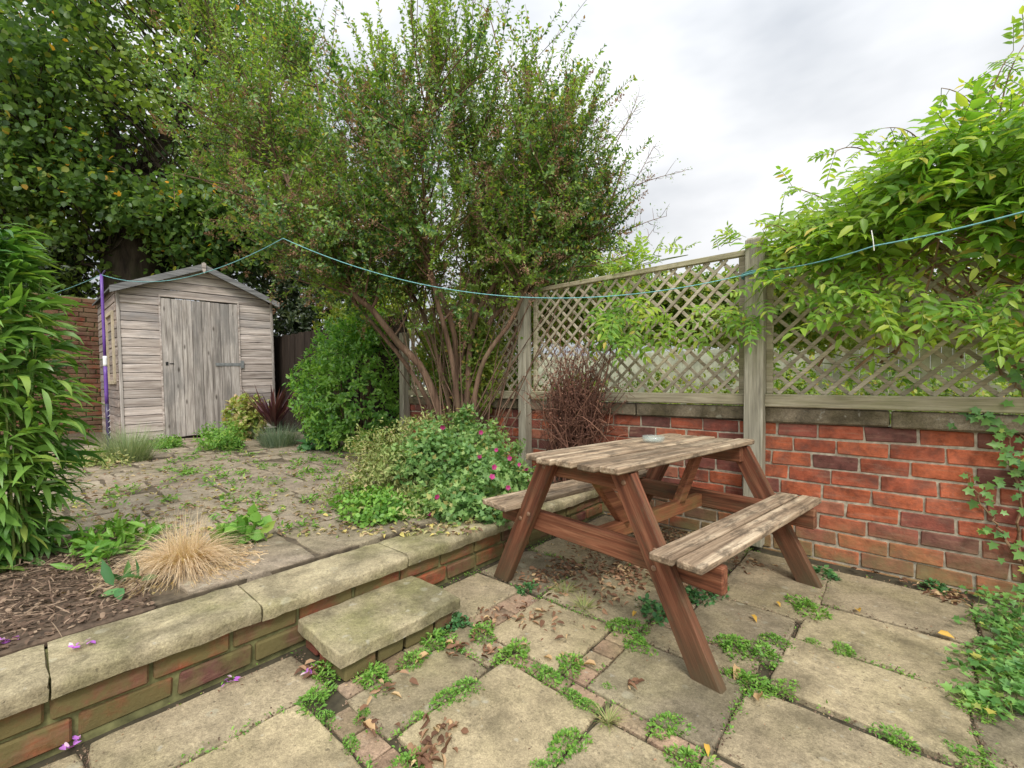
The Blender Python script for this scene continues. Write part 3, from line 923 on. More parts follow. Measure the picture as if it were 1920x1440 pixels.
def bush(name, label, cat, base, cen, rad, n, k, L, Wd, mat, tm=OVAL, amp=.15, inner=.55, stems=10, seed=1, group=None, stemmat='bark', zmin=None, fr=3.0, up=.25, sr=.012, extra=()):
    base = np.asarray(base, float); cen = np.asarray(cen, float); rad = np.asarray(rad, float)
    t = thing(name, label, cat, base, group)
    d = unit(rnd(n))
    r = rng.uniform(inner ** 2, 1, n) ** .5 * lump(d, seed, amp, fr)
    P = cen + d * r[:, None] * rad
    for c2, r2, n2 in extra:
        e2 = unit(rnd(n2)); q2 = rng.uniform(inner ** 2, 1, n2) ** .5 * lump(e2, seed + 7, amp, fr)
        P = np.vstack([P, np.asarray(c2) + e2 * q2[:, None] * np.asarray(r2)]); d = np.vstack([d, e2])
    ok = P[:, 2] > (base[2] + .03 if zmin is None else zmin)
    P, d = P[ok], d[ok]
    V, F = cluster_leaves(P, d + UP * .45, k, L, Wd, tm=tm, up=up)
    npmesh('foliage', V - base, F, M[mat], t)
    if stems:
        m = MB()
        for i in range(stems):
            e = P[rng.integers(len(P))]
            s = base + np.array([rng.normal(0, rad[0] * .12), rng.normal(0, rad[1] * .12), 0])
            mid = s + (e - s) * .5 + rnd(1)[0] * rad * .12 + UP * .08 * rad[2]
            tt = np.linspace(0, 1, 7)[:, None]
            m.tube((1 - tt) ** 2 * s + 2 * tt * (1 - tt) * mid + tt ** 2 * e - base, np.linspace(sr, sr * .25, 7), 5)
        m.build('stems', M[stemmat], t)
    return t, P


def bez(a, b, c, n):
    t = np.linspace(0, 1, n)[:, None]
    return (1 - t) ** 2 * a + 2 * t * (1 - t) * b + t ** 2 * c


def smooth_path(pts, n):
    """Catmull-Rom through the points"""
    P = np.asarray(pts, float)
    P = np.vstack([2 * P[0] - P[1], P, 2 * P[-1] - P[-2]])
    out = []
    k = len(P) - 3
    for s in np.linspace(0, k - 1e-6, n):
        i = int(s); t = s - i
        p0, p1, p2, p3 = P[i:i + 4]
        out.append(.5 * ((2 * p1) + (-p0 + p2) * t + (2 * p0 - 5 * p1 + 4 * p2 - p3) * t * t + (-p0 + 3 * p1 - 3 * p2 + p3) * t ** 3))
    return np.array(out)


def main_shrub():
    base = G(868, 878, TZ)
    t = thing('multi_stem_shrub', 'tall many stemmed shrub with small leaves and brown seedheads in the centre', 'shrub', base)
    limbs = [
        [(850, 872, 4.1), (800, 710, 4.0), (740, 640, 3.95), (690, 580, 3.85), (655, 545, 3.8), (590, 440, 3.75), (520, 300, 3.8), (470, 160, 3.9)],
        [(862, 872, 4.15), (856, 700, 4.15), (850, 610, 4.1), (815, 520, 4.05), (760, 400, 4.0), (715, 260, 4.0), (690, 120, 4.0)],
        [(870, 874, 4.15), (866, 690, 4.2), (880, 590, 4.2), (895, 470, 4.2), (880, 320, 4.2), (850, 130, 4.2)],
        [(876, 874, 4.1), (880, 660, 4.1), (900, 580, 4.1), (960, 480, 4.1), (1010, 360, 4.1), (1030, 180, 4.2)],
        [(885, 874, 4.2), (905, 640, 4.2), (950, 570, 4.15), (1030, 500, 4.1), (1120, 430, 4.05), (1175, 300, 4.1)],
        [(860, 874, 4.2), (835, 720, 4.3), (800, 600, 4.4), (730, 480, 4.5), (640, 330, 4.6), (590, 130, 4.6)],
        [(880, 876, 4.3), (895, 700, 4.5), (930, 560, 4.6), (960, 400, 4.7), (960, 200, 4.7)],
        [(872, 876, 4.0), (850, 700, 3.9), (820, 560, 3.75), (800, 440, 3.6), (790, 300, 3.5), (800, 160, 3.5)],
        [(880, 876, 4.0), (900, 700, 3.9), (960, 600, 3.8), (1000, 520, 3.7), (1040, 430, 3.6), (1060, 330, 3.55)],
        [(845, 876, 4.2), (790, 730, 4.3), (690, 600, 4.4), (590, 500, 4.5), (480, 400, 4.6), (420, 280, 4.7)],
        [(895, 876, 4.2), (925, 730, 4.2), (960, 640, 4.2), (985, 560, 4.25), (1060, 460, 4.4), (1120, 330, 4.5)]]
    m = MB(); nodes = []
    rr = [.040, .036, .040, .034, .030, .030, .03, .028, .026, .026, .024]
    for L, r0 in zip(limbs, rr):
        P = smooth_path([W(*p) for p in L], 34)
        P += np.cumsum(rnd(34), 0) * .003
        m.tube(P - base, np.linspace(r0, .008, 34), 8)
        for i in range(9, 34): nodes.append((P[i], r0 + (.008 - r0) * i / 33, i))
    NP = np.array([q[0] for q in nodes])
    # thin suckers rising from the foot
    for i in range(60):
        px = rng.uniform(790, 990); d = rng.uniform(3.8, 4.6)
        s = W(rng.uniform(830, 925), 870, d); e = W(px + (px - 880) * 1.1, rng.uniform(380, 620), d + rng.normal(0, .15))
        P = bez(s, (s + e) / 2 + rnd(1)[0] * .10, e, 9); m.tube(P - base, np.linspace(.008, .003, 9), 4)
    # boughs to targets spread through the crown
    ell = [(W(860, 345, 4.2), np.array([1.45, 1.25, 1.00]), 200), (W(860, 230, 4.15), np.array([1.10, 1.0, .62]), 56), (W(535, 340, 4.3), np.array([.80, 1.0, .80]), 80),
           (W(475, 110, 4.6), np.array([.50, .8, .70]), 40), (W(1060, 340, 4.2), np.array([.50, .7, .60]), 30), (W(840, 440, 3.9), np.array([1.30, .9, .36]), 74), (W(630, 470, 3.9), np.array([.6, .7, .30]), 26), (W(1060, 450, 4.1), np.array([.5, .6, .32]), 26)]
    sp, sd = [], []
    for c, rd, n in ell:
        d = unit(rnd(n)); r = rng.uniform(.08, 1, n) ** .42 * lump(d, 5, .16)
        loc = d * r[:, None] * rd
        T = c + RGT * loc[:, :1] + FWD * loc[:, 1:2] + UP * loc[:, 2:3]
        for e in T:
            dd = np.linalg.norm(NP - (e - UP * .35), axis=1) + 2.0 * np.maximum(0, NP[:, 2] - e[2] + .1)
            j = int(np.argmin(dd)); s, r0, _ = nodes[j]
            L = np.linalg.norm(e - s)
            mid = (s + e) / 2 + rnd(1)[0] * .06 * L + UP * .02 * L + (e - s) * np.array([.12, .12, -.12])
            P = bez(s, mid, e, 11)
            m.tube(P - base, np.linspace(min(r0 * .7, .011), .003, 11), 5)
            out = unit(e - c)
            k = rng.integers(6, 10)
            for q in range(k):
                f = rng.uniform(.25, 1.0) if q else 1.0
                pt_ = P[min(10, int(f * 10))]
                sp.append(pt_); sd.append(unit(out * rng.uniform(0, .8) + UP * rng.uniform(.0, 1.1) + rnd(1)[0] * .5))
    sp, sd = np.array(sp), np.array(sd)
    n = len(sp)
    L = rng.uniform(.18, .52, n)
    toph = sp[:, 2] > 3.35
    L[toph] *= rng.uniform(1.0, 1.6, toph.sum())
    sd[toph] = unit(sd[toph] + UP * rng.uniform(.3, 1.5, (toph.sum(), 1)))
    K = 52
    # leaves in pairs along each spray
    tt = np.linspace(.06, 1, K)
    curve = UP * .18
    P = sp[:, None, :] + sd[:, None, :] * (tt[None, :, None] * L[:, None, None]) + curve * (tt ** 2)[None, :, None] * L[:, None, None]
    keep = rng.uniform(0, 1, (n, K)) < (.90 * np.clip(L / .38, .45, 1))[:, None]
    # some sprays are sparse and twiggy
    sparse = rng.uniform(0, 1, n) < .16
    keep[sparse] &= rng.uniform(0, 1, (sparse.sum(), K)) < .35
    P = P + rnd(n * K).reshape(n, K, 3) * .007
    ax = np.broadcast_to(sd[:, None, :], P.shape)
    ang = (np.arange(K) * 2.4)[None, :] + rng.uniform(0, 6.28, (n, 1))
    a1 = unit(np.cross(sd, np.array([.3, .2, .9]))); a2 = np.cross(sd, a1)
    rad_ = np.cos(ang)[..., None] * a1[:, None, :] + np.sin(ang)[..., None] * a2[:, None, :]
    D = unit(rad_ + ax * .55 + rnd(n * K).reshape(n, K, 3) * .3)
    P, D, A = P[keep], D[keep], ax[keep]
    sz = rng.uniform(.028, .048, len(P))
    V, F = leaves(P, D, A + UP * .3 + rnd(len(P)) * .3, sz, sz * rng.uniform(.48, .62, len(P)), KITE)
    npmesh('crown', V - base, F, M['privet'], t)
    # twigs of the sprays
    Vt, Ft = [], []
    for i in range(n):
        q = sp[i] + sd[i] * L[i] * np.array([0, .5, 1])[:, None] + curve * (np.array([0, .25, 1]) * L[i])[:, None]
        m.tube(q - base, (.0032, .0026, .0012), 3)
    m.build('branches', M['bark'], t, True)
    # brown seedheads on the lower and middle sprays
    low = np.where((sp[:, 2] < 3.3) & (rng.uniform(0, 1, n) < .36))[0]
    c = sp[low] + sd[low] * L[low][:, None] * rng.uniform(.5, 1.05, (len(low), 1))
    k = 62
    cc = np.repeat(c, k, 0); dd = np.repeat(sd[low], k, 0)
    h = rng.uniform(0, 1, (len(cc), 1))
    off = dd * h * .13 + unit(rnd(len(cc))) * (.062 * (1.1 - h)) * rng.uniform(.3, 1, (len(cc), 1))
    V, F = leaves(cc + off, unit(rnd(len(cc)) + dd), rnd(len(cc)), rng.uniform(.010, .020, len(cc)), rng.uniform(.007, .012, len(cc)), KITE)
    npmesh('seedheads', V - base, F, M['seed'], t)
    # wispy bare twigs on the right-hand side of the crown
    tip = []
    for (a, b, c_) in (((1130, 380, 4.1), (1190, 340, 4.1), (1278, 322, 4.1)), ((1120, 330, 4.1), (1170, 250, 4.1), (1196, 180, 4.1)), ((1140, 420, 4.1), (1200, 330, 4.1), (1225, 275, 4.1)),
                       ((1110, 470, 4.1), (1185, 420, 4.0), (1250, 405, 4.0)), ((1120, 300, 4.2), (1180, 230, 4.2), (1190, 205, 4.2)), ((930, 80, 4.2), (915, -10, 4.2), (880, 12, 4.2)), ((1080, 500, 4.0), (1180, 500, 3.9), (1225, 430, 3.9))):
        m = MB(); P = bez(W(*a), W(*b), W(*c_), 12); m.tube(P - base, np.linspace(.006, .002, 12), 4)
        for q in P[4:]:
            for _ in range(2):
                e = q + unit(rnd(1)[0] + UP * .6 + RGT * .6) * rng.uniform(.05, .16)
                m.tube(np.array([q, (q + e) / 2 + rnd(1)[0] * .01, e]) - base, (.0022, .002, .001), 3)
                tip.append(e)
        m.build('bare_twig', M['bark'], t)
    tip = np.array(tip)
    V, F = cluster_leaves(tip, np.broadcast_to(UP, tip.shape), 3, .022, .012, tm=KITE)
    npmesh('twig_leaves', V - base, F, M['privet'], t)


main_shrub()


def big_tree():
    base = W(245, 800, 8.6); base[2] = TZ - .1
    t = thing('broadleaf_tree', 'large dark broadleaf tree with a thick trunk rising behind the shed', 'tree', base)
    m = MB()
    P = smooth_path([base, W(247, 560, 8.6), W(246, 440, 8.6), W(250, 330, 8.6)], 16)
    m.tube(P - base, np.linspace(.50, .42, 16) * (1 + .05 * np.sin(np.arange(16) * 1.7)), 14)
    nodes = [P[-1], P[-2], P[-3], P[-5]]
    for a, b, c, r in (((250, 340, 8.6), (150, 260, 8.4), (40, 120, 8.2), .13), ((250, 340, 8.6), (200, 200, 8.6), (170, 0, 8.8), .15), ((255, 340, 8.6), (330, 230, 8.6), (400, 60, 8.6), .14),
                       ((245, 400, 8.4), (160, 380, 8.0), (60, 300, 7.6), .09), ((255, 380, 8.4), (350, 330, 8.1), (450, 260, 7.9), .09), ((240, 470, 8.4), (180, 470, 8.0), (40, 455, 7.6), .035),
                       ((240, 480, 8.4), (150, 420, 8.0), (95, 370, 7.8), .04), ((255, 470, 8.4), (330, 440, 8.2), (345, 380, 8.0), .03), ((235, 490, 8.3), (150, 500, 7.9), (60, 500, 7.6), .025)):
        Q = smooth_path([W(*a), W(*b), W(*c)], 14); Q += np.cumsum(rnd(14), 0) * .012
        m.tube(Q - base, np.linspace(r, r * .25, 14), 7); nodes += list(Q[4:])
    # old pollard stubs under the crown
    for i in range(46):
        s = W(rng.uniform(215, 320), rng.uniform(315, 345), 8.2); e = s + unit(np.array([rng.normal(), rng.normal(), .8])) * rng.uniform(.3, .8)
        m.tube(bez(s, (s + e) / 2 + rnd(1)[0] * .1, e, 5) - base, np.linspace(.02, .008, 5), 4)
    NP = np.array(nodes)
    cl, ax = [], []
    for c, rd, n in ((W(210, 150, 8.6), np.array([4.6, 3.0, 3.6]), 500), (W(120, 380, 7.9), np.array([1.9, 1.2, 1.0]), 90), (W(390, 400, 8.2), np.array([1.7, 1.2, 1.0]), 90), (W(60, 200, 7.6), np.array([2.2, 1.4, 2.2]), 120), (W(560, 330, 9.2), np.array([1.3, 1.0, 1.6]), 80), (W(440, 455, 8.6), np.array([1.3, .9, .75]), 80), (W(110, 470, 8.0), np.array([1.2, .7, .6]), 40)):
        d = unit(rnd(n)); r = rng.uniform(.05, 1, n) ** .4 * lump(d, 3, .12)
        loc = d * r[:, None] * rd
        T = c + RGT * loc[:, :1] + FWD * loc[:, 1:2] + UP * loc[:, 2:3]
        T = T[T[:, 2] > 2.55]
        # keep the hollow round the pollard head open
        q = np.abs(((T - CAM) @ RGT) / ((T - CAM) @ FWD) * FPX + 960 - 272) < 55
        zc = HZ - (T[:, 2] - 1) / ((T - CAM) @ FWD) * FPX
        near = ((T - CAM) @ FWD) < 8.7
        q2 = np.abs(((T - CAM) @ RGT) / ((T - CAM) @ FWD) * FPX + 960 - 252) < 62
        T = T[~((q & near & (zc > 285) & (zc < 350)) | (q2 & near & (zc > 415)))]
        for e in T:
            j = int(np.argmin(np.linalg.norm(NP - e + UP * .5, axis=1))); s = NP[j]
            m.tube(bez(s, (s + e) / 2 + rnd(1)[0] * .15 + UP * .1, e, 6) - base, np.linspace(.022, .006, 6), 4)
        cl.append(T); ax.append(unit(T - c))
    m.build('trunk', M['darkbark'], t, True)
    T = np.concatenate(cl); k = 62
    cc = np.repeat(T, k, 0) + inball(len(T) * k) * np.array([.52, .52, .34])
    D = unit(rnd(len(cc)) * .8 + np.array([0, 0, -.55]))
    N = UP * .9 + rnd(len(cc)) * .5
    s = rng.uniform(.07, .125, len(cc))
    V, F = leaves(cc, D, N, s, s * .85, OVAL)
    npmesh('crown', V - base, F, M['lime'], t)


big_tree()

# dark evergreens at the back, right of the shed
b0 = W(575, 800, 8.6); b0[2] = 0
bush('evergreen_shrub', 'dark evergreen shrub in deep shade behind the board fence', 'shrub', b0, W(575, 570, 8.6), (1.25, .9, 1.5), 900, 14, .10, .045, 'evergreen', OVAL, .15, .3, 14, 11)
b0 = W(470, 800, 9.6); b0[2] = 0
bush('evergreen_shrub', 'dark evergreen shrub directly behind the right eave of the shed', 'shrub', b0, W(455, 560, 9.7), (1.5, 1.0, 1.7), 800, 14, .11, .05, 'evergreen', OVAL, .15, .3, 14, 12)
b0 = W(700, 800, 8.0); b0[2] = 0
bush('evergreen_shrub', 'dark green hedge shrub behind the stems of the tall shrub', 'shrub', b0, W(700, 590, 7.6), (1.3, .9, 1.2), 800, 12, .09, .045, 'neighbour', OVAL, .15, .3, 14, 13)
b0 = W(300, 800, 9.4); b0[2] = 0
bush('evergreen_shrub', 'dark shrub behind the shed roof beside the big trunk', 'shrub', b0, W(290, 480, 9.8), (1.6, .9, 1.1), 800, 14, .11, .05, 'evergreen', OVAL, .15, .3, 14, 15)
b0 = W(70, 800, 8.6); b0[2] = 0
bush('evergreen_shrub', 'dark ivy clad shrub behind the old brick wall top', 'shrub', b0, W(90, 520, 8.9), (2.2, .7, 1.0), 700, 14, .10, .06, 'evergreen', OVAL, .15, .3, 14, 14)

# round glossy bush
b0 = G(672, 842, TZ)
bush('round_bush', 'rounded glossy green bush beside the shed', 'bush', b0, b0 + np.array([0, 0, .68]) + FWD * .1, (.76, .74, .90), 1750, 9, .062, .030, 'choisya', OVAL, .10, .72, 16, 21, fr=4, zmin=TZ + .05)
# its pale top shoot
b0 = W(690, 800, 5.4); b0[2] = TZ
bush('small_shrub', 'bright pale green shrub showing above the rounded bush', 'shrub', b0, W(690, 610, 5.5), (.32, .3, .34), 230, 8, .06, .03, 'wisteria', OVAL, .15, .4, 6, 22)

# geranium mass with flowers
b0 = G(880, 955, TZ)
gt, gp = bush('geranium_plant', 'bushy grey green geranium with magenta flowers spilling over the coping', 'flowering plant', b0, W(905, 905, 2.85), (.32, .26, .21), 420, 9, .038, .032, 'geranium', LOBED, .22, .35, 30, 31, stemmat='stem', fr=5, sr=.004,
              extra=[(W(890, 840, 3.3), (.28, .26, .20), 240), (W(845, 945, 2.68), (.26, .20, .17), 300), (W(800, 865, 3.0), (.26, .26, .24), 260), (W(980, 915, 2.85), (.12, .12, .14), 110), (W(905, 965, 2.58), (.16, .12, .10), 130), (W(870, 790, 3.4), (.12, .12, .10), 40)])
fl = [(908, 802), (852, 780), (890, 850), (940, 872), (975, 872), (935, 896), (828, 932), (806, 962), (990, 905), (960, 850), (925, 830), (955, 915), (905, 930), (985, 880)]
for i, (px, py) in enumerate(fl):
    rel = gp - CAM; dp = rel @ FWD
    dist = np.hypot(rel @ RGT / dp * FPX + 960 - px, HZ - rel[:, 2] / dp * FPX - py) + 90 * (dp - dp.min())
    p = gp[int(np.argmin(dist))] - FWD * .035 + UP * .012
    s = .014 * rng.uniform(.8, 1.2)
    dr = unit(CAM - p + rnd(1)[0] * .6)
    a1 = unit(np.cross(dr, UP)); a2 = np.cross(dr, a1)
    an = np.arange(5) * 1.2566 + rng.uniform(0, 1)
    D = np.cos(an)[:, None] * a1 + np.sin(an)[:, None] * a2 + dr * .35
    V, F = leaves(np.zeros((5, 3)), D, np.broadcast_to(dr, (5, 3)), s * 1.25, s * 1.2, OVAL)
    f = npmesh('flower', V, F, M['magenta'], gt); f.location = p - b0
# pale leggy weed on its left
b0 = G(730, 950, TZ)
bush('leggy_plant', 'pale yellowish leggy plant gone to seed left of the geranium', 'plant', b0, W(742, 880, 3.05), (.34, .30, .33), 620, 6, .032, .013, 'paleweed', OVAL, .28, .2, 90, 32, stemmat='stem', fr=5, sr=.003,
     extra=[(W(685, 925, 2.85), (.22, .2, .20), 240), (W(795, 815, 3.3), (.24, .24, .20), 260), (W(760, 955, 2.66), (.26, .2, .14), 260), (W(700, 850, 3.2), (.2, .2, .2), 120)])
b0 = G(700, 975, TZ)
bush('low_plant', 'low spreading green plant at the front edge of the leggy plant', 'plant', b0, G(710, 975, TZ) + UP * .06, (.34, .20, .13), 420, 7, .030, .022, 'weed', OVAL, .2, .2, 0, 33, stemmat='stem', sr=.003)
b0 = G(820, 790, TZ + .3); b0[2] = TZ
bush('woody_plant', 'scrubby green undergrowth round the foot of the tall shrub', 'plant', b0, W(860, 680, 4.4), (.62, .22, .52), 1000, 8, .055, .026, 'neighbour', OVAL, .2, .2, 60, 34, sr=.005)
# magenta blooms half hidden above
# dead climber over the trellis rail
b0 = WY(1075, 880, 2.86); b0[2] = TZ
dc = thing('dead_climber', 'tangled dead brown climber heaped against the trellis behind the table', 'dead plant', b0)
m = MB()
cen = WY(1078, 755, 2.80)
for i in range(420):
    s = b0 + np.array([rng.normal(0, .10), rng.normal(0, .05), 0]) + UP * rng.uniform(0, .5)
    e = cen + rnd(1)[0] * np.array([.15, .08, .19]) * (1 + .4 * rng.uniform()) + UP * .02
    P = bez(s, (s + e) / 2 + rnd(1)[0] * np.array([.12, .08, .1]) + UP * .12, e, 7)
    hook = e + rnd(1)[0] * .05
    P = np.vstack([P, (e + hook) / 2 + rnd(1)[0] * .015, hook])
    m.tube(P - b0, np.linspace(.0042, .0014, 9), 3)
m.build('stems', M['dead'], dc)
n = 2400
P = cen + rnd(n) * np.array([.135, .075, .19])
V, F = leaves(P, rnd(n), rnd(n), rng.uniform(.012, .035, n), rng.uniform(.006, .014, n), KITE)
npmesh('dead_leaves', V - b0, F, M['dead'], dc)

# bamboo-like plant on the left
b0 = G(15, 1062, TZ)
bp = thing('bamboo', 'bright green bamboo with long drooping lance leaves at the left edge', 'bamboo', b0)
cen = b0 + UP * .66 - FWD * .02 - RGT * .06
n = 3300
d = unit(rnd(n)); r = rng.uniform(.25, 1, n) ** .5
hz = d * r[:, None] * np.array([.285, .285, .0])
zz = rng.uniform(-.62, .80, n)
taper = np.where(zz > 0.1, 1 - .75 * ((zz - .1) / .70) ** 1.3, 1 - .30 * np.clip((-.05 - zz) / .5, 0, 1))
P = cen + hz * taper[:, None] + UP * zz[:, None]
A = np.arctan2(hz[:, 1], hz[:, 0]) + rng.normal(0, 1.1, n)
up = (zz + .48) / 1.3
V, F = blades(P, A, rng.normal(.05, .55, n) + .4 * up, rng.normal(-.95, .5, n) + .45 * up, rng.uniform(.08, .20, n), rng.uniform(.013, .030, n), 5, (.12, .85, 1, .85, .5, .03), .6)
npmesh('foliage', V - b0, F, M['bamboo'], bp)
m = MB()
for i in range(34):
    a = rng.uniform(0, 6.28); s = b0 + np.array([math.cos(a), math.sin(a), 0]) * rng.uniform(0, .12)
    e = cen + np.array([math.cos(a), math.sin(a), 0]) * rng.uniform(.05, .2) + UP * rng.uniform(.2, .75)
    m.tube(bez(s, (s + e) / 2 + UP * .1, e, 7) - b0, np.linspace(.006, .002, 7), 5)
m.build('canes', M['stem'], bp)

# climber on the right trellis: pinnate leaves
def pinnate(P, D, N, L, npair=4, ll=.070):
    """each leaf: rachis with paired leaflets and a terminal one"""
    n = len(P)
    D = unit(D); N = unit(N - D * np.sum(N * D, 1, keepdims=True)); Sd = np.cross(D, N)
    out = []
    rach = []
    for k in range(npair + 1):
        f = .25 + .75 * k / npair
        drop = -.16 * f ** 2
        pos = P + D * (f * L)[:, None] + UP * (drop * L)[:, None]
        dd = unit(D + UP * (-.32 * f))
        s = ll * (1.0 - .18 * abs(f - .6)) * rng.uniform(.85, 1.15, n) * (L / .24)
        if k == npair: out.append(leaves(pos, dd, N, s * 1.1, s * .48, LEAFLET))
        else:
            for sg in (-1, 1):
                out.append(leaves(pos, unit(Sd * sg + dd * .55 + UP * -.10 + rnd(n) * .14), N + rnd(n) * .12, s, s * .46, LEAFLET))
    return joinvf(out)


def rachises(P, D, L):
    m = MB()
    D = unit(D)
    for p, d, l in zip(P, D, L):
        m.tube([p + d * l * f + UP * (-.16 * f * f * l) for f in (0, .35, .7, 1)], .0016, 3)
    return m


def inpoly(x, z, poly):
    c = np.zeros(len(x), bool); j = len(poly) - 1
    for i in range(len(poly)):
        xi, zi = poly[i]; xj, zj = poly[j]
        c ^= ((zi > z) != (zj > z)) & (x < (xj - xi) * (z - zi) / (zj - zi + 1e-12) + xi); j = i
    return c


cp = [(1470, 480), (1495, 440), (1535, 408), (1578, 374), (1618, 338), (1660, 308), (1710, 288), (1770, 272), (1810, 250), (1860, 224), (1910, 208), (2010, 185), (2160, 180), (2150, 540), (1990, 480),
      (1880, 420), (1800, 400), (1760, 430), (1720, 480), (1650, 510), (1590, 500), (1540, 490), (1490, 485)]
b0 = np.array([1.3, 3.15, 0.0])
ct = thing('climbing_plant', 'bright yellow green climber with pinnate leaves piled over the right trellis', 'climber', b0)
n = 9000
x = rng.uniform(-.80, 1.6, n); z = rng.uniform(1.1, 3.0, n)
y = 2.97 + rng.uniform(-.20, .45, n) * np.clip((z - 1.1) / .8, .35, 1.1)
P = np.stack([x, y, z], 1)
dp = (P - CAM) @ FWD
ok = (dp > .4) & inpoly((P - CAM) @ RGT / dp * FPX + 960, HZ - (P[:, 2] - CAMH) / dp * FPX, cp)
P = P[ok][:2400]; x, y, z = P.T
n = len(P)
front = np.clip((2.95 - y) / .4, -1, 1)
D = unit(np.stack([rng.normal(-.25, .6, n), -.5 * (front + .75) + rng.normal(0, .4, n), rng.normal(.04, .3, n)], 1))
N = UP * .8 + np.array([0, -.55, 0]) + rnd(n) * .3
L = rng.uniform(.14, .30, n)
# a few long shoots leaving the outline
sh = []
m2 = MB()
for (a, b, c) in (((1850, 260, 2.1), (1830, 170, 2.1), (1765, 165, 2.1)), ((1870, 260, 2.0), (1880, 120, 2.0), (1935, 68, 2.0)), ((1850, 230, 2.0), (1860, 140, 2.0), (1900, 95, 2.0)), ((1560, 380, 2.4), (1510, 355, 2.4), (1478, 350, 2.4)),
                  ((1480, 440, 2.5), (1450, 410, 2.5), (1430, 430, 2.5)), ((1900, 250, 2.0), (1915, 180, 2.0), (1960, 130, 2.0)), ((1640, 290, 2.3), (1590, 262, 2.3), (1560, 290, 2.3)), ((1720, 260, 2.2), (1700, 235, 2.2), (1660, 240, 2.2))):
    Q = bez(W(*a), W(*b), W(*c), 9); m2.tube(Q - b0, np.linspace(.004, .0015, 9), 4)
    for i in range(2, 9, 1): sh.append((Q[i], unit(np.gradient(Q, axis=0)[i] + rnd(1)[0] * .8)))
SP_ = np.array([q[0] for q in sh]); SDr = np.array([q[1] for q in sh])
P2, D2 = np.vstack([P, SP_]), np.vstack([D, SDr])
N2 = np.vstack([N, np.broadcast_to(UP, SP_.shape) + rnd(len(SP_)) * .3]); L2 = np.concatenate([L, rng.uniform(.10, .17, len(SP_))])
V, F = pinnate(P2, D2, N2, L2)
npmesh('foliage', V - b0, F, M['wisteria'], ct)
m = rachises(P2, D2, L2); m.v = [v - b0 for v in m.v]
m.build('leaf_stalks', M['stem'], ct)
for i in range(46):
    s = np.array([rng.uniform(-.5, 1.5), 3.02 + rng.uniform(-.05, .1), rng.uniform(1.0, 1.6)]); e = P[rng.integers(n)]
    m2.tube(bez(s, (s + e) / 2 + rnd(1)[0] * .1, e, 8) - b0, np.linspace(.007, .002, 8), 4)
m2.tube(np.array([[1.3, 3.15, 0], [1.28, 3.18, .9], [1.2, 3.1, 1.5], [.8, 3.0, 1.9], [.2, 3.0, 1.95], [-.4, 3.05, 1.7]]) - b0, np.linspace(.025, .008, 6), 7)
m2.build('vines', M['brownstem'], ct)


def hang(name, label, pts, n, Lr, seed, y0=2.9, dep=.12, down=-.35, mat='wisteria', group=None, spread=.05):
    """a smaller spray of the climber at listed photo points on the trellis"""
    base = WY(pts[0][0], pts[0][1], y0 + .1)
    t = thing(name, label, 'climber', base, group)
    Q = np.array([WY(a, b, y0) for a, b in pts])
    idx = rng.integers(0, len(Q), n)
    P = Q[idx] + rnd(n) * np.array([spread, dep * .5, spread])
    D = unit(np.stack([rng.normal(-.2, .6, n), rng.normal(-.55, .3, n), rng.normal(down, .35, n)], 1))
    L = rng.uniform(*Lr, n)
    V, F = pinnate(P, D, UP * .7 + np.array([0, -.6, 0]) + rnd(n) * .25, L)
    npmesh('foliage', V - base, F, M[mat], t)
    m = rachises(P, D, L); m.v = [v - base for v in m.v]
    for a, b in zip(Q[:-1], Q[1:]): m.tube(bez(a, (a + b) / 2 + UP * .02, b, 5) - base, .003, 4)
    m.build('leaf_stalks', M['stem'], t)


hang('climber_spray', 'drooping green climber spray hanging through the left trellis panel', [(1150, 575), (1170, 590), (1200, 570), (1220, 600), (1250, 590), (1190, 620), (1270, 600), (1150, 620)], 60, (.16, .25), 1)
hang('climber_spray', 'pale yellow climber spray crossing the tall trellis post', [(1340, 590), (1370, 575), (1395, 590), (1420, 565), (1440, 530), (1360, 605)], 36, (.12, .2), 2, 2.88)
hang('climber_spray', 'climber spray standing up over the left trellis top rail', [(1195, 500), (1215, 485), (1240, 480), (1170, 505), (1290, 478), (1150, 515)], 26, (.12, .2), 3, 3.05, .1, .5, spread=.03)
hang('climber_spray', 'small upright climber shoot beside the tall post top', [(1352, 462), (1372, 455), (1390, 448)], 5, (.12, .17), 4, 3.05, .05, .6, spread=.015)
hang('climber_spray', 'broad leaved climber spray hanging low on the right trellis panel', [(1600, 540), (1640, 560), (1680, 550), (1720, 535), (1570, 525), (1650, 590)], 40, (.16, .25), 5, 2.86)
hang('climber_spray', 'yellowing climber spray at the right edge under the washing line', [(1810, 560), (1845, 560), (1880, 575), (1920, 570), (1870, 590), (1960, 580)], 40, (.13, .20), 6, 2.86)
hang('climber_spray', 'green climber leaves tucked behind the right trellis near its foot', [(1480, 660), (1520, 680), (1590, 690), (1650, 680), (1700, 700), (1450, 640)], 26, (.10, .18), 7, 3.2)

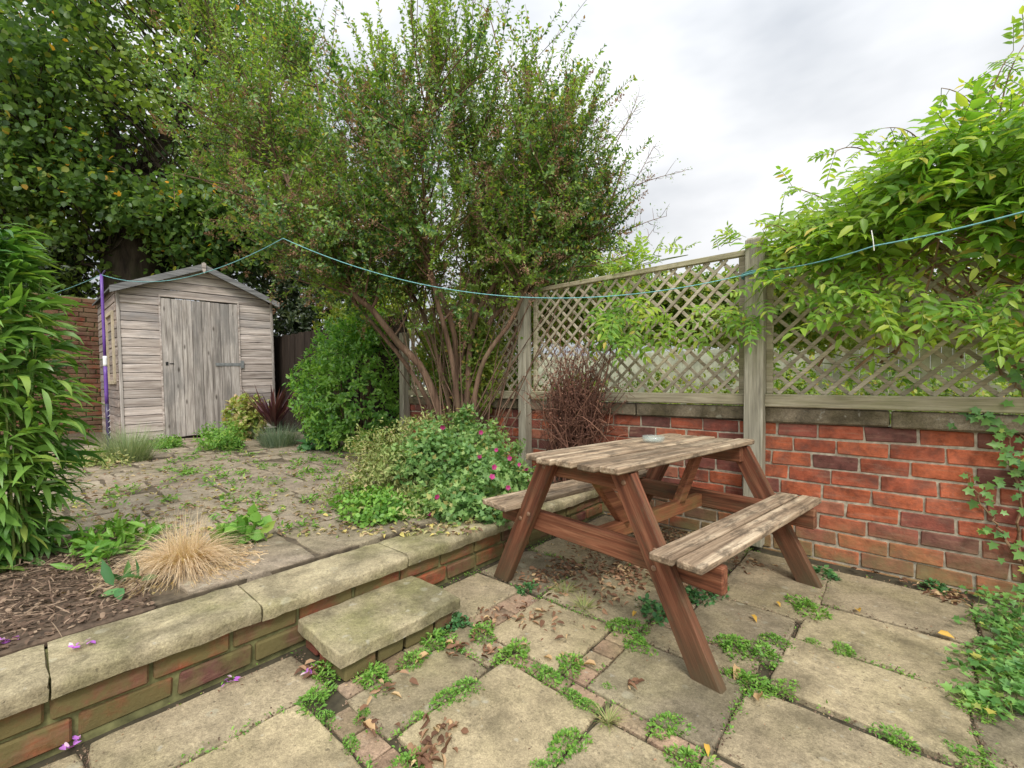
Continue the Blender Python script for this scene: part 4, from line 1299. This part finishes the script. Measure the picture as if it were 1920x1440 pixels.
# ivy creeping up the wall and along its foot on the right
b0 = G(1890, 1180, 0.0)
iv = thing('ivy', 'dark green ivy climbing the brick wall at the right edge', 'ivy', b0)
m = MB(); IP, IN = [], []
paths = [[(1925, 1120), (1912, 1000), (1905, 900), (1890, 820), (1850, 780), (1805, 770)], [(1950, 1120), (1930, 980), (1935, 860), (1925, 760), (1900, 700), (1880, 660)], [(1910, 1050), (1880, 1000), (1850, 960), (1828, 920), (1815, 885)],
         [(1960, 900), (1920, 820), (1880, 790), (1830, 775), (1790, 790)], [(1960, 800), (1925, 700), (1900, 650), (1860, 640)], [(1940, 900), (1900, 860), (1880, 830)], [(1950, 760), (1910, 690), (1840, 680)]]
for pa in paths:
    Q = smooth_path([WY(a, b, 3.035) for a, b in pa], 26) + rnd(26) * .006
    m.tube(Q - b0, np.linspace(.006, .002, 26), 5)
    for q in Q:
        for _ in range(rng.integers(0, 3)):
            IP.append(q + np.array([rng.normal(0, .03), -rng.uniform(.005, .05), rng.normal(0, .03)])); IN.append((rng.normal(0, .35), -1, rng.normal(.25, .3)))
m.build('vines', M['brownstem'], iv)
IP, IN = np.array(IP), np.array(IN)
n = len(IP)
D = np.stack([rng.normal(0, .8, n), rng.normal(-.2, .2, n), rng.normal(-.7, .4, n)], 1)
s = rng.uniform(.024, .050, n)
V, F = leaves(IP, D, IN, s, s * .95, LOBED)
npmesh('foliage', V - b0, F, M['ivy'], iv)
b0 = G(1880, 1250, 0.0)
ig = thing('ground_ivy', 'spreading green leafy mass on the paving at the right edge', 'ground cover plant', b0)
pts = [(1868, 1108, .12), (1905, 1120, .16), (1838, 1112, .05), (1895, 1170, .12), (1915, 1225, .10), (1850, 1255, .035), (1895, 1290, .06), (1925, 1330, .06), (1848, 1318, .035), (1945, 1200, .16), (1935, 1280, .08), (1868, 1185, .06), (1905, 1080, .2), (1935, 1060, .28), (1880, 1235, .05)]
PP = []
for a, b, h in pts:
    g0 = G(a, b, 0.0); k = 95
    PP.append(g0 + np.column_stack([rng.normal(0, .042, k), rng.normal(0, .045, k), np.abs(rng.uniform(.2, 1, k)) * h]))
PP = np.concatenate(PP); PP = PP[PP[:, 1] < 3.02]; n = len(PP)
D = np.stack([rng.normal(0, .8, n), rng.normal(-.2, .8, n), rng.normal(-.1, .3, n)], 1)
s = rng.uniform(.014, .034, n)
V, F = leaves(PP, D, UP + rnd(n) * .4, s, s * .95, LOBED)
npmesh('foliage', V - b0, F, M['ivy'], ig)
m = MB()
for q in PP[::5]:
    f = q.copy(); f[2] = 0; m.tube(np.array([f + rnd(1)[0] * .01 * np.array([1, 1, 0]), (f + q) / 2 + rnd(1)[0] * .01, q]) - b0, .0015, 3)
m.build('stems', M['stem'], ig)

# straw grass tuft
b0 = G(345, 1062, TZ + .02)
st = thing('grass_tuft', 'straw coloured dry grass tuft drooping behind the coping', 'ornamental grass', b0)
n = 1500
A = rng.uniform(0, 6.28, n)
P = b0 + np.stack([np.cos(A), np.sin(A), 0 * A], 1) * (rng.uniform(0, .07, n))[:, None]
V1 = blades(P, A + rng.normal(0, .3, n), rng.uniform(.55, 1.5, n), rng.normal(-1.1, .4, n), rng.uniform(.14, .33, n), rng.uniform(.0018, .0034, n), 8)
n2 = 220
A2 = rng.uniform(0, 6.28, n2)
V2 = blades(b0 + rnd(n2) * np.array([.03, .03, 0]), A2, rng.uniform(1.1, 1.5, n2), rng.uniform(.5, 1.4, n2), rng.uniform(.16, .30, n2), rng.uniform(.002, .0035, n2), 8)
V, F = joinvf([V1, V2]); V[:, 2] = np.maximum(V[:, 2], TZ + .022 + rng.uniform(0, .012, len(V)))
npmesh('blades', V - b0, F, M['straw'], st)

# dry mulch on the bed
n = 2600
P = np.column_stack([rng.uniform(-3.15, -2.02, n), rng.uniform(-.9, .34, n), TZ + .022 + rng.uniform(0, .03, n)])
V, F = blades(P, rng.uniform(0, 6.28, n), rng.normal(.05, .15, n), rng.normal(-.05, .15, n), rng.uniform(.02, .13, n) * rng.choice([.5, 1, 1], n), rng.uniform(.002, .0055, n), 4, (.7, 1, 1, .9, .4))
V[:, 2] = np.maximum(V[:, 2], TZ + .020)
n = 5200
P = np.column_stack([rng.uniform(-3.15, -1.975, n), rng.uniform(-.9, .33, n), TZ + .018 + rng.uniform(0, .014, n)])
V2, F2 = blades(P, rng.uniform(0, 6.28, n), rng.normal(.2, .4, n), rng.normal(-.3, .4, n), rng.uniform(.008, .03, n), rng.uniform(.005, .014, n), 4, (.4, 1, 1, .8, .2))
V, F = joinvf([(V, F), (V2, F2)])
tag(npmesh('straw_mulch', V, F, M['mulch']), 'dry brown stalks and straw lying on the soil bed', 'mulch', kind='stuff')

# lavender, cordyline, hydrangea and the other border plants
def spiky(name, label, cat, base, n, L, w, mat, e0, e1, r, K=5, prof=None, group=None):
    t = thing(name, label, cat, base, group)
    A = rng.uniform(0, 6.28, n)
    P = base + np.stack([np.cos(A), np.sin(A), 0 * A], 1) * rng.uniform(0, r, n)[:, None]
    V, F = blades(P, A + rng.normal(0, .3, n), rng.uniform(*e0, n), rng.uniform(*e1, n), rng.uniform(*L, n), rng.uniform(*w, n), K, prof)
    npmesh('foliage', V - base, F, M[mat], t)
    return t


spiky('lavender', 'pale green lavender bush beside the foot of the purple pole', 'lavender', G(242, 868, TZ), 900, (.22, .46), (.004, .009), 'lavender', (.7, 1.5), (.6, 1.4), .16)
spiky('lavender', 'greyish lavender bush in front of the red spiky plant', 'lavender', G(522, 838, TZ), 900, (.20, .40), (.004, .009), 'grey', (.6, 1.5), (.5, 1.3), .20)
spiky('cordyline', 'dark red spiky cordyline between the shed and the rounded bush', 'cordyline', W(515, 815, 5.8) * np.array([1, 1, 0]) + UP * (TZ + .25), 60, (.42, .68), (.03, .05), 'cordyline', (.6, 1.5), (.3, 1.3), .03, 6, (.6, 1, 1, .9, .7, .4, .03))
b0 = G(462, 826, TZ)
bush('hydrangea', 'pale green and pink leaved bush in front of the shed', 'bush', b0, b0 + UP * .30, (.27, .27, .36), 230, 7, .075, .05, 'hydrangea', OVAL, .2, .4, 8, 41, stemmat='stem', sr=.005)
b0 = G(595, 846, TZ)
bush('broad_weed', 'broad leaved green plant at the foot of the rounded bush', 'plant', b0, b0 + UP * .07, (.22, .14, .14), 40, 5, .13, .06, 'nettle', OVAL, .2, .2, 0, 42)
b0 = G(420, 845, TZ)
bush('green_weed', 'feathery green weed patch in front of the shed door', 'weed', b0, b0 + UP * .10, (.42, .22, .17), 420, 7, .045, .016, 'weed', OVAL, .3, .2, 10, 43, stemmat='stem', sr=.003)
b0 = G(190, 872, TZ)
bush('green_weed', 'low yellowish weed patch behind the foot of the purple pole', 'weed', b0, b0 + UP * .05, (.45, .3, .09), 330, 6, .042, .018, 'paleweed', OVAL, .3, .2, 0, 44)
b0 = G(310, 842, TZ)
bush('green_weed', 'small green weed patch left of the shed door', 'weed', b0, b0 + UP * .04, (.35, .2, .10), 260, 6, .04, .016, 'weed', OVAL, .3, .2, 0, 45)
b0 = G(215, 1040, TZ)
bush('leafy_weed', 'leafy green weed patch left of the straw grass tuft', 'weed', b0, b0 + UP * .03, (.22, .16, .09), 90, 5, .08, .026, 'weed', OVAL, .3, .2, 0, 46)
b0 = G(448, 1022, TZ)
bush('leafy_weed', 'round leaved bright green weed behind the straw grass tuft', 'weed', b0, b0 + UP * .04, (.12, .10, .08), 26, 5, .075, .06, 'weed', OVAL, .2, .2, 0, 47)
b0 = G(220, 1120, TZ)
bush('leafy_weed', 'grey green flat leaves left of the straw tuft on the soil', 'weed', b0, b0 + UP * .02, (.13, .08, .04), 12, 4, .10, .032, 'nettle', OVAL, .2, .2, 0, 48)

# ------------------------------------------------------------------ beyond the boundary
k = 0
for (px, d, top, rl, lab) in ((1040, 6.2, 470, 1.3, 'leafy hedge shrub behind the left end of the trellis'), (1190, 7.2, 500, 1.2, 'yellow green hedge shrub behind the middle of the trellis'), (1335, 6.4, 508, 1.0, 'bright hedge shrub behind the tall trellis post'),
                              (1520, 5.6, 470, 1.1, 'hedge shrub behind the right trellis panel'), (1760, 5.2, 430, 1.4, 'hedge shrub behind the climber at the right edge'), (900, 6.6, 520, 1.2, 'hedge shrub behind the stems of the tall shrub'),
                              (1100, 8.6, 545, 1.7, 'far hedge shrub seen low through the left part of the trellis'), (1280, 9.0, 560, 1.7, 'far hedge shrub seen low through the middle of the trellis'), (1440, 8.6, 590, 1.6, 'far hedge shrub just right of the tall trellis post'),
                              (1620, 8.0, 585, 1.6, 'far hedge shrub behind the hanging climber spray'), (1820, 7.5, 570, 1.6, 'far hedge shrub at the right end of the trellis')):
    b0 = W(px, 800, d); b0[2] = -.05
    zt = 1 + (HZ - top) / FPX * d; zb = 1 + (HZ - 650) / FPX * d if px > 1000 else .4
    bush('hedge_shrub', lab, 'shrub', b0, b0 * np.array([1, 1, 0]) + UP * (zt + zb) / 2, (rl, .7, (zt - zb) / 2), 1000, 11, .08, .045, 'neighbour', OVAL, .2, .3, 0, 50 + k, group='shrubs in the garden beyond the trellis', zmin=zb - .15)
    k += 1
nf = thing('pale_fence', 'pale grey neighbouring fence seen through the trellis', 'fence', W(1380, 760, 10.5) * np.array([1, 1, 0]))
m = MB()
a0 = np.array(nf.location)
for i in range(110):
    c = (i - 55) * .15
    m.box(np.array([c, rng.normal(0, .004), .92]), (.146, .02, 1.92 + rng.normal(0, .01)), .003)
m.build('boards', M['palefence'], nf)
m = MB(); m.box((0, .03, .3), (16.4, .04, .08)); m.box((0, .03, 1.0), (16.4, .04, .08)); m.build('rail', M['palefence'], nf)
for i, (px, d, lab) in enumerate(((1235, 6.0, 'low bush on the pale ground beyond the left trellis panel'), (1500, 4.9, 'low yellow bush behind the foot of the right trellis panel'), (1840, 4.4, 'low dark bush behind the right end of the trellis'), (1080, 5.0, 'low orange tinged bush behind the dead climber'), (1385, 5.6, 'low bush just left of the tall trellis post, beyond the fence'), (1670, 4.6, 'low bush seen through the middle of the right trellis panel'))):
    b0 = W(px, 800, d); b0[2] = -.05
    bush('low_bush', lab, 'bush', b0, b0 + UP * .66, (.65, .4, .66), 440, 8, .06, .035, 'neighbour', OVAL, .2, .3, 8, 70 + i)

# ------------------------------------------------------------------ weeds in the joints: individual tufts
def tuft_mesh(seed, kind):
    r = np.random.default_rng(seed)
    if kind == 'grass':
        n = 90
        A = r.uniform(0, 6.28, n); P = np.stack([np.cos(A), np.sin(A), 0 * A], 1) * r.uniform(0, .35, n)[:, None]
        return blades(P, A, r.uniform(.5, 1.4, n), r.uniform(-.4, .7, n), r.uniform(.7, 1.5, n), r.uniform(.03, .06, n), 5)
    n = 380 if kind == 'fine' else 150
    A = r.uniform(0, 6.28, n); rr = r.uniform(0, 1, n) ** .6
    h = (1 - rr ** 2) * r.uniform(.0, .62, n) + .02
    lob = 1 + .35 * np.sin(A * 2 + r.uniform(0, 6)) + .2 * np.sin(A * 3 + r.uniform(0, 6))
    P = np.stack([np.cos(A) * rr * lob, np.sin(A) * rr * lob, h], 1)
    D = np.stack([np.cos(A + r.normal(0, .8, n)), np.sin(A + r.normal(0, .8, n)), r.normal(.3, .45, n)], 1)
    s = r.uniform(.10, .30, n) * (1.0 if kind == 'fine' else 1.5)
    return leaves(P, D, UP + r.normal(0, .4, (n, 3)), s, s * (.48 if kind == 'fine' else .8), OVAL)


TM = {}
for kd, mt in (('fine', 'weed'), ('broad', 'nettle'), ('grass', 'paleweed')):
    for s in range(5):
        V, F = tuft_mesh(100 + s, kd)
        o = npmesh('weed_tuft', V, F, M[mt]); TM[(kd, s)] = o.data; bpy.data.objects.remove(o)
weeds = [
    (612, 1262, 42, 'fine', 'weed tuft climbing the left end of the stone step'), (590, 1312, 40, 'fine', 'weed tuft in the joint just below the left foot of the step'), (612, 1345, 24, 'fine', 'small weed between the left slab and the narrow brick pavers'),
    (700, 1272, 46, 'fine', 'bushy weed tuft under the left front of the stone step'), (775, 1238, 34, 'fine', 'weed tuft under the middle front of the stone step'), (815, 1200, 40, 'fine', 'weed tuft under the right front of the stone step'),
    (852, 1172, 36, 'broad', 'dark weed tuft at the right corner of the stone step'), (905, 1188, 34, 'fine', 'weed tuft at the left corner of the slab beyond the step'), (965, 1228, 46, 'fine', 'weed tuft along the near left edge of the slab beyond the step'),
    (1022, 1268, 36, 'fine', 'weed tuft at the top corner of the large central slab'), (1068, 1252, 42, 'fine', 'bushy weed tuft between the central slab and the slab beyond'), (878, 1288, 34, 'fine', 'weed tuft on the upper left edge of the large central slab'),
    (840, 1312, 40, 'fine', 'broad weed tuft at the left corner of the large central slab'), (788, 1346, 22, 'fine', 'small round weed left of the large central slab'), (657, 1396, 24, 'fine', 'small weed in the narrow brick row at the lower left'),
    (680, 1340, 18, 'fine', 'tiny yellowish weed by a curled tan leaf'), (768, 1432, 40, 'fine', 'weed tuft at the bottom edge left of the central slab'), (1064, 1396, 46, 'fine', 'tall round weed tuft at the lower right of the central slab'),
    (1018, 1440, 30, 'fine', 'weed at the bottom edge below the central slab'), (1072, 1306, 26, 'fine', 'small weed on the right edge of the central slab'), (1100, 1322, 24, 'fine', 'small weed beside the square brick pavers'),
    (1140, 1352, 46, 'grass', 'flat pale weed spread over the brick pavers'), (1255, 1362, 44, 'fine', 'weed tuft on the near edge of the slab under the table leg'), (1292, 1428, 48, 'fine', 'weed tuft at the bottom edge right of centre'),
    (1140, 1290, 18, 'fine', 'tiny weed at the left corner of the slab under the table leg'), (1172, 1178, 40, 'fine', 'weed tuft right of the littered slab under the table'), (1196, 1212, 38, 'fine', 'weed tuft behind the nearest table leg on its left'),
    (1222, 1146, 40, 'broad', 'dark weed tuft close behind the nearest table leg'), (1095, 1140, 42, 'grass', 'dry grass tuft in the middle under the table'), (1060, 1110, 40, 'grass', 'dry grass tuft among brown leaves under the table'),
    (988, 1104, 24, 'broad', 'small green weed right of the left table leg'), (1300, 1122, 38, 'broad', 'dark round leaved weed under the right bench end'), (1340, 1108, 32, 'broad', 'dark weed below the right bench on the slab joint'),
    (1376, 1214, 40, 'fine', 'weed tuft right of the nearest table leg at mid height'), (1432, 1230, 46, 'fine', 'large weed tuft at the slab corner right of the nearest table leg'), (1455, 1204, 32, 'fine', 'weed tuft up the joint toward the wall slabs'),
    (1402, 1282, 44, 'fine', 'weed tuft beside the foot of the nearest table leg'), (1470, 1292, 36, 'fine', 'trailing weed at the left end of the wide slab'), (1512, 1142, 42, 'fine', 'weed tuft where four slabs meet near the far table leg'),
    (1520, 1202, 14, 'fine', 'tiny weed on the edge of the second wall slab'), (1580, 1220, 28, 'fine', 'small weed in the joint between the two wide slabs'), (1682, 1386, 42, 'fine', 'weed tuft on the near edge of the wide right slab'),
    (1815, 1424, 40, 'fine', 'weed at the lower right corner of the patio'), (1832, 1330, 36, 'fine', 'weed tuft at the right end of the wide slab'), (1542, 1080, 34, 'broad', 'dark weed at the wall foot beside the far table leg'), (1752, 1100, 26, 'broad', 'small weed growing from the foot of the brick wall')]
for i, (px, py, r, kd, lab) in enumerate(weeds):
    p = G(px, py, 0.0); d = (p - CAM) @ FWD
    o = bpy.data.objects.new('weed_tuft', TM[(kd, i % 5)]); C.objects.link(o)
    s = r / FPX * d * .80
    o.location = p - UP * .004; o.rotation_euler = (0, 0, rng.uniform(0, 6.28)); o.scale = (s * rng.uniform(.85, 1.1), s * rng.uniform(.85, 1.1), s * (.95 if kd != 'grass' else .8))
    tag(o, lab, 'weed', 'weeds growing in the patio joints')
# tiny sprigs and moss along the joints, uncountable
m = MB(); PP = []
for (x0, x1, y0, y1) in slabs:
    for _ in range(60):
        e = rng.integers(4); u = rng.uniform()
        q = [(x0 - .01, y0 + (y1 - y0) * u), (x1 + .01, y0 + (y1 - y0) * u), (x0 + (x1 - x0) * u, y0 - .01), (x0 + (x1 - x0) * u, y1 + .01)][e]
        if math.sin(q[0] * 9 + q[1] * 7) + math.sin(q[0] * 4.3 - q[1] * 11) > rng.normal(.3, .6):
            for _k in range(rng.integers(3, 12)): PP.append((q[0] + rng.normal(0, .012), q[1] + rng.normal(0, .012), rng.uniform(-.015, .008)))
PP = np.array(PP); n = len(PP)
V1 = leaves(PP, np.stack([rng.normal(0, 1, n), rng.normal(0, 1, n), rng.uniform(0, 1, n)], 1), UP + rnd(n) * .4, rng.uniform(.006, .014, n), rng.uniform(.004, .008, n), OVAL)
tag(npmesh('joint_moss', V1[0], V1[1], M['weed']), 'tiny green sprigs and moss along the paving joints', 'moss', kind='stuff')
n = 9000
sl_ = np.array(slabs)[rng.integers(0, 31, n)]
u = rng.uniform(0, 1, n); e = rng.integers(0, 4, n)
jx = np.where(e == 0, sl_[:, 0] - .006, np.where(e == 1, sl_[:, 1] + .006, sl_[:, 0] + (sl_[:, 1] - sl_[:, 0]) * u)) + rng.normal(0, .010, n)
jy = np.where(e == 2, sl_[:, 2] - .006, np.where(e == 3, sl_[:, 3] + .006, sl_[:, 2] + (sl_[:, 3] - sl_[:, 2]) * u)) + rng.normal(0, .010, n)
ok = (jx > -1.69) & (jy < 3.0)
jp = np.column_stack([jx, jy, rng.uniform(-.006, .005, n)])[ok]
n = len(jp)
V, F = leaves(jp, rnd(n), UP + rnd(n) * .6, rng.uniform(.003, .011, n), rng.uniform(.003, .008, n), KITE)
tag(npmesh('joint_crumbs', V, F, M['mulch']), 'crumbs of soil and dead leaf caught in the patio joints', 'debris', kind='stuff')
# small weeds over the terrace
PP = []; n = 130
for i in range(n):
    c = G(rng.uniform(120, 700), rng.uniform(868, 1010) ** 1.0, TZ)
    if i < 60: c = G(rng.uniform(300, 640), rng.uniform(850, 905), TZ)
    if not (-7.6 < c[0] < -2.0): continue
    for _ in range(rng.integers(5, 26)): PP.append(c + np.array([rng.normal(0, .03), rng.normal(0, .03), .02 + abs(rng.normal(0, .014))]))
PP = np.array(PP); n = len(PP)
V, F = leaves(PP, np.stack([rng.normal(0, 1, n), rng.normal(0, 1, n), rng.uniform(0, .9, n)], 1), UP + rnd(n) * .4, rng.uniform(.018, .05, n), rng.uniform(.008, .018, n), OVAL)
tag(npmesh('terrace_weeds', V, F, M['weed']), 'scattered small green weeds between the terrace stones', 'weeds', kind='stuff')

# litter
def litter(name, label, P, mat, s0, s1, lift=.25):
    n = len(P)
    a = rng.uniform(0, 6.28, n)
    D = np.stack([np.cos(a), np.sin(a), rng.normal(0, .15, n)], 1)
    s = rng.uniform(s0, s1, n)
    T = OVAL[0].copy(); T[:, 2] *= 2.2
    V, F = leaves(P, D, UP + rnd(n) * lift, s, s * rng.uniform(.3, .6, n), (T, OVAL[1]))
    return tag(npmesh(name, V, F, M[mat]), label, 'leaf litter', kind='stuff')


P = []
for (px, py, n, sd) in ((1080, 1070, 150, .10), (1180, 1080, 230, .10), (1010, 1090, 90, .07), (1130, 1030, 170, .12), (1230, 1010, 170, .12), (1300, 1000, 60, .1), (1130, 1120, 50, .07), (1020, 1170, 26, .07), (900, 1160, 26, .05), (985, 1150, 22, .06),
                        (590, 1260, 22, .02), (730, 1290, 12, .03), (820, 1390, 30, .04), (800, 1420, 30, .03), (870, 1215, 22, .05), (930, 1220, 12, .03), (1190, 1290, 6, .02), (1290, 1110, 26, .04), (1280, 1150, 8, .03), (1400, 1060, 40, .08), (1700, 1085, 60, .04), (1620, 1062, 60, .05), (1780, 1120, 50, .04), (1580, 1050, 40, .04), (1080, 1250, 6, .03), (690, 1360, 6, .02)):
    c = G(px, py, 0)
    for _ in range(n):
        q = c + np.array([rng.normal(0, sd), rng.normal(0, sd), .007 + rng.uniform(0, .012)])
        if -1.69 < q[0] and q[1] < 3.0: P.append(q)
litter('brown_leaf_litter', 'brown crinkled leaves littering the slabs under the picnic table', np.array(P), 'litter', .014, .042, .5)
P = []
for _ in range(1500):
    c = G(rng.uniform(90, 760), 848 + 165 * rng.uniform() ** .9, TZ)
    if -7.6 < c[0] < -2.0 and c[1] < 2.4: P.append(c + UP * (.022 + rng.uniform(0, .01)))
for _ in range(260):
    c = G(rng.uniform(640, 900), rng.uniform(975, 1010), TZ)
    P.append(c + UP * .022)
litter('pale_leaf_litter', 'pale yellow and pink fallen leaves over the terrace paving', np.array(P), 'mixlitter', .016, .045, .35)
P = np.column_stack([rng.uniform(-1.66, .2, 500), rng.uniform(.1, 2.9, 500), np.full(500, .005)])
litter('paving_debris', 'fine specks of debris on the patio slabs', P, 'litter', .004, .010, .3)

yl = [(1408, 1158, 'yellow leaf lying on the slab right of the nearest table leg', .045, 'yellow'), (1422, 1322, 'pale yellow leaf on the big lower right slab', .06, 'tanleaf'), (1612, 1153, 'yellow leaf in the joint of the second wall slab', .05, 'yellow'),
      (1758, 1192, 'yellow leaf near the right end of the wall slab', .05, 'yellow'), (1382, 1256, 'tan curled leaf by the foot of the nearest table leg', .07, 'tanleaf'), (1455, 1133, 'small yellow leaf on the slab joint below the bench', .035, 'yellow'),
      (1192, 1152, 'small yellow leaf behind the nearest table leg', .035, 'yellow'), (1323, 1403, 'orange leaf at the bottom corner of the leg slab', .035, 'yellow'), (805, 1232, 'tan curled leaf below the step', .06, 'tanleaf'),
      (680, 1362, 'tan curled leaf by the narrow brick row', .06, 'tanleaf'), (1035, 1243, 'orange tan leaf above the central slab', .04, 'tanleaf'), (1118, 1254, 'tan twisted leaf on the square pavers', .05, 'tanleaf'), (850, 1212, 'tan leaf right of the step front', .04, 'tanleaf')]
for px, py, lab, s, mt in yl:
    p = G(px, py, 0.0) + UP * .012
    a = rng.uniform(0, 6.28)
    T = OVAL[0].copy(); T[:, 2] *= 2.5
    V, F = leaves(np.zeros((1, 3)), np.array([[math.cos(a), math.sin(a), .05]]), UP[None] + rnd(1) * .25, s, s * .5, (T, OVAL[1]))
    o = npmesh('fallen_leaf', V, F, M[mt]); o.location = p
    tag(o, lab, 'fallen leaf', 'fallen leaves on the patio')
for px, py, z, lab in ((152, 1216, TZ + .014, 'violet and white fallen flower on the coping at the left'), (436, 1280, .0, 'violet fallen flower against the foot of the retaining wall'), (130, 1404, .0, 'violet fallen flower at the bottom left by the wall foot'), (578, 1264, .0, 'pink and white fallen flower beside the step'), (14, 1205, TZ + .014, 'violet fallen flower at the left edge behind the coping')):
    p = G(px, py, z) + UP * .010
    n = 9
    a = rng.uniform(0, 6.28, n)
    D = np.stack([np.cos(a), np.sin(a), rng.uniform(-.1, .6, n)], 1)
    V, F = leaves(rnd(n) * np.array([.010, .010, .002]), D, UP + rnd(n) * .5, rng.uniform(.014, .026, n), rng.uniform(.008, .014, n), OVAL)
    o = npmesh('fallen_flower', V, F, M['violet']); o.location = p
    tag(o, lab, 'fallen flower', 'fallen flowers')

# ------------------------------------------------------------------ sky, sun, camera
wd = bpy.data.worlds.new('World'); S.world = wd; wd.use_nodes = True
nt = wd.node_tree; N = nt.nodes; Lk = nt.links
bg = N['Background']
sky = N.new('ShaderNodeTexSky'); sky.sky_type = 'NISHITA'; sky.sun_disc = False
SE = R(48)
sky.sun_elevation = SE
tc = N.new('ShaderNodeTexCoord')
sep = N.new('ShaderNodeSeparateXYZ'); Lk.new(tc.outputs['Generated'], sep.inputs[0])
def wm(op, a, b=0.0, clamp=False):
    n = N.new('ShaderNodeMath'); n.operation = op; n.use_clamp = clamp
    for s, v in zip(n.inputs, (a, b)):
        if hasattr(v, 'is_output'): Lk.new(v, s)
        else: s.default_value = v
    return n.outputs[0]
zc = wm('MAXIMUM', sep.outputs[2], 0.0)
dt = N.new('ShaderNodeVectorMath'); dt.operation = 'DOT_PRODUCT'; Lk.new(tc.outputs['Generated'], dt.inputs[0])
sd_ = unit(-FWD * .9 + RGT * .15) * math.cos(SE) + UP * math.sin(SE)      # towards the veiled sun: high, behind the camera
dt.inputs[1].default_value = tuple(sd_)
glow = wm('POWER', wm('MAXIMUM', dt.outputs['Value'], 0.0), 1.6)     # bright cloud round the veiled sun
lum = wm('ADD', wm('ADD', wm('MULTIPLY', zc, .72), .34), wm('MULTIPLY', glow, 1.0))                       # overcast: brighter overhead
mp = N.new('ShaderNodeMapping'); mp.inputs['Scale'].default_value = (1.0, 1.0, 2.4); Lk.new(tc.outputs['Generated'], mp.inputs[0])
nz = N.new('ShaderNodeTexNoise'); nz.inputs['Scale'].default_value = 1.7; nz.inputs['Detail'].default_value = 5; nz.inputs['Roughness'].default_value = .5
Lk.new(mp.outputs[0], nz.inputs['Vector'])
rp = N.new('ShaderNodeValToRGB'); rp.color_ramp.elements[0].position = .38; rp.color_ramp.elements[1].position = .66
rp.color_ramp.elements[0].color = (.60, .63, .67, 1); rp.color_ramp.elements[1].color = (1.10, 1.10, 1.10, 1)
Lk.new(nz.outputs['Fac'], rp.inputs[0])
mx = N.new('ShaderNodeMix'); mx.data_type = 'RGBA'; mx.blend_type = 'MULTIPLY'; mx.inputs['Factor'].default_value = 1.0
Lk.new(rp.outputs[0], mx.inputs[6]); Lk.new(lum, mx.inputs[7])
# a thin share of the clear sky behind the cloud
ns = N.new('ShaderNodeMix'); ns.data_type = 'RGBA'; ns.blend_type = 'MULTIPLY'; ns.inputs['Factor'].default_value = 1.0
Lk.new(sky.outputs[0], ns.inputs[6]); ns.inputs[7].default_value = (.1, .1, .1, 1)
m2 = N.new('ShaderNodeMix'); m2.data_type = 'RGBA'; m2.inputs['Factor'].default_value = .93
Lk.new(ns.outputs[2], m2.inputs[6]); Lk.new(mx.outputs[2], m2.inputs[7])
Lk.new(m2.outputs[2], bg.inputs['Color']); bg.inputs['Strength'].default_value = 1.0

sun = bpy.data.lights.new('sun', 'SUN'); sun.energy = 1.5; sun.angle = R(14); sun.color = (1.0, .95, .86)
so_ = bpy.data.objects.new('sun', sun); C.objects.link(so_)
so_.rotation_euler = Vector(sd_).to_track_quat('Z', 'Y').to_euler()
so_.location = (0, 0, 8)
sky.sun_rotation = math.atan2(sd_[0], sd_[1])

cam = bpy.data.cameras.new('camera'); co = bpy.data.objects.new('camera', cam); C.objects.link(co)
cam.sensor_width = 36; cam.lens = FPX / 1920 * 36; cam.clip_start = .05; cam.clip_end = 500
co.location = CAM
co.rotation_euler = (R(90), 0, math.atan2(-FWD[0], FWD[1]))
cam.shift_y = (HZ - 720) / 1920
S.camera = co
S.view_settings.view_transform = 'Standard'; S.view_settings.look = 'None'; S.view_settings.exposure = 0.76; S.view_settings.gamma = 1
S.cycles.use_denoising = True
S.cycles.max_bounces = 8; S.cycles.diffuse_bounces = 4; S.cycles.transparent_max_bounces = 8; S.cycles.caustics_refractive = False; S.cycles.caustics_reflective = False
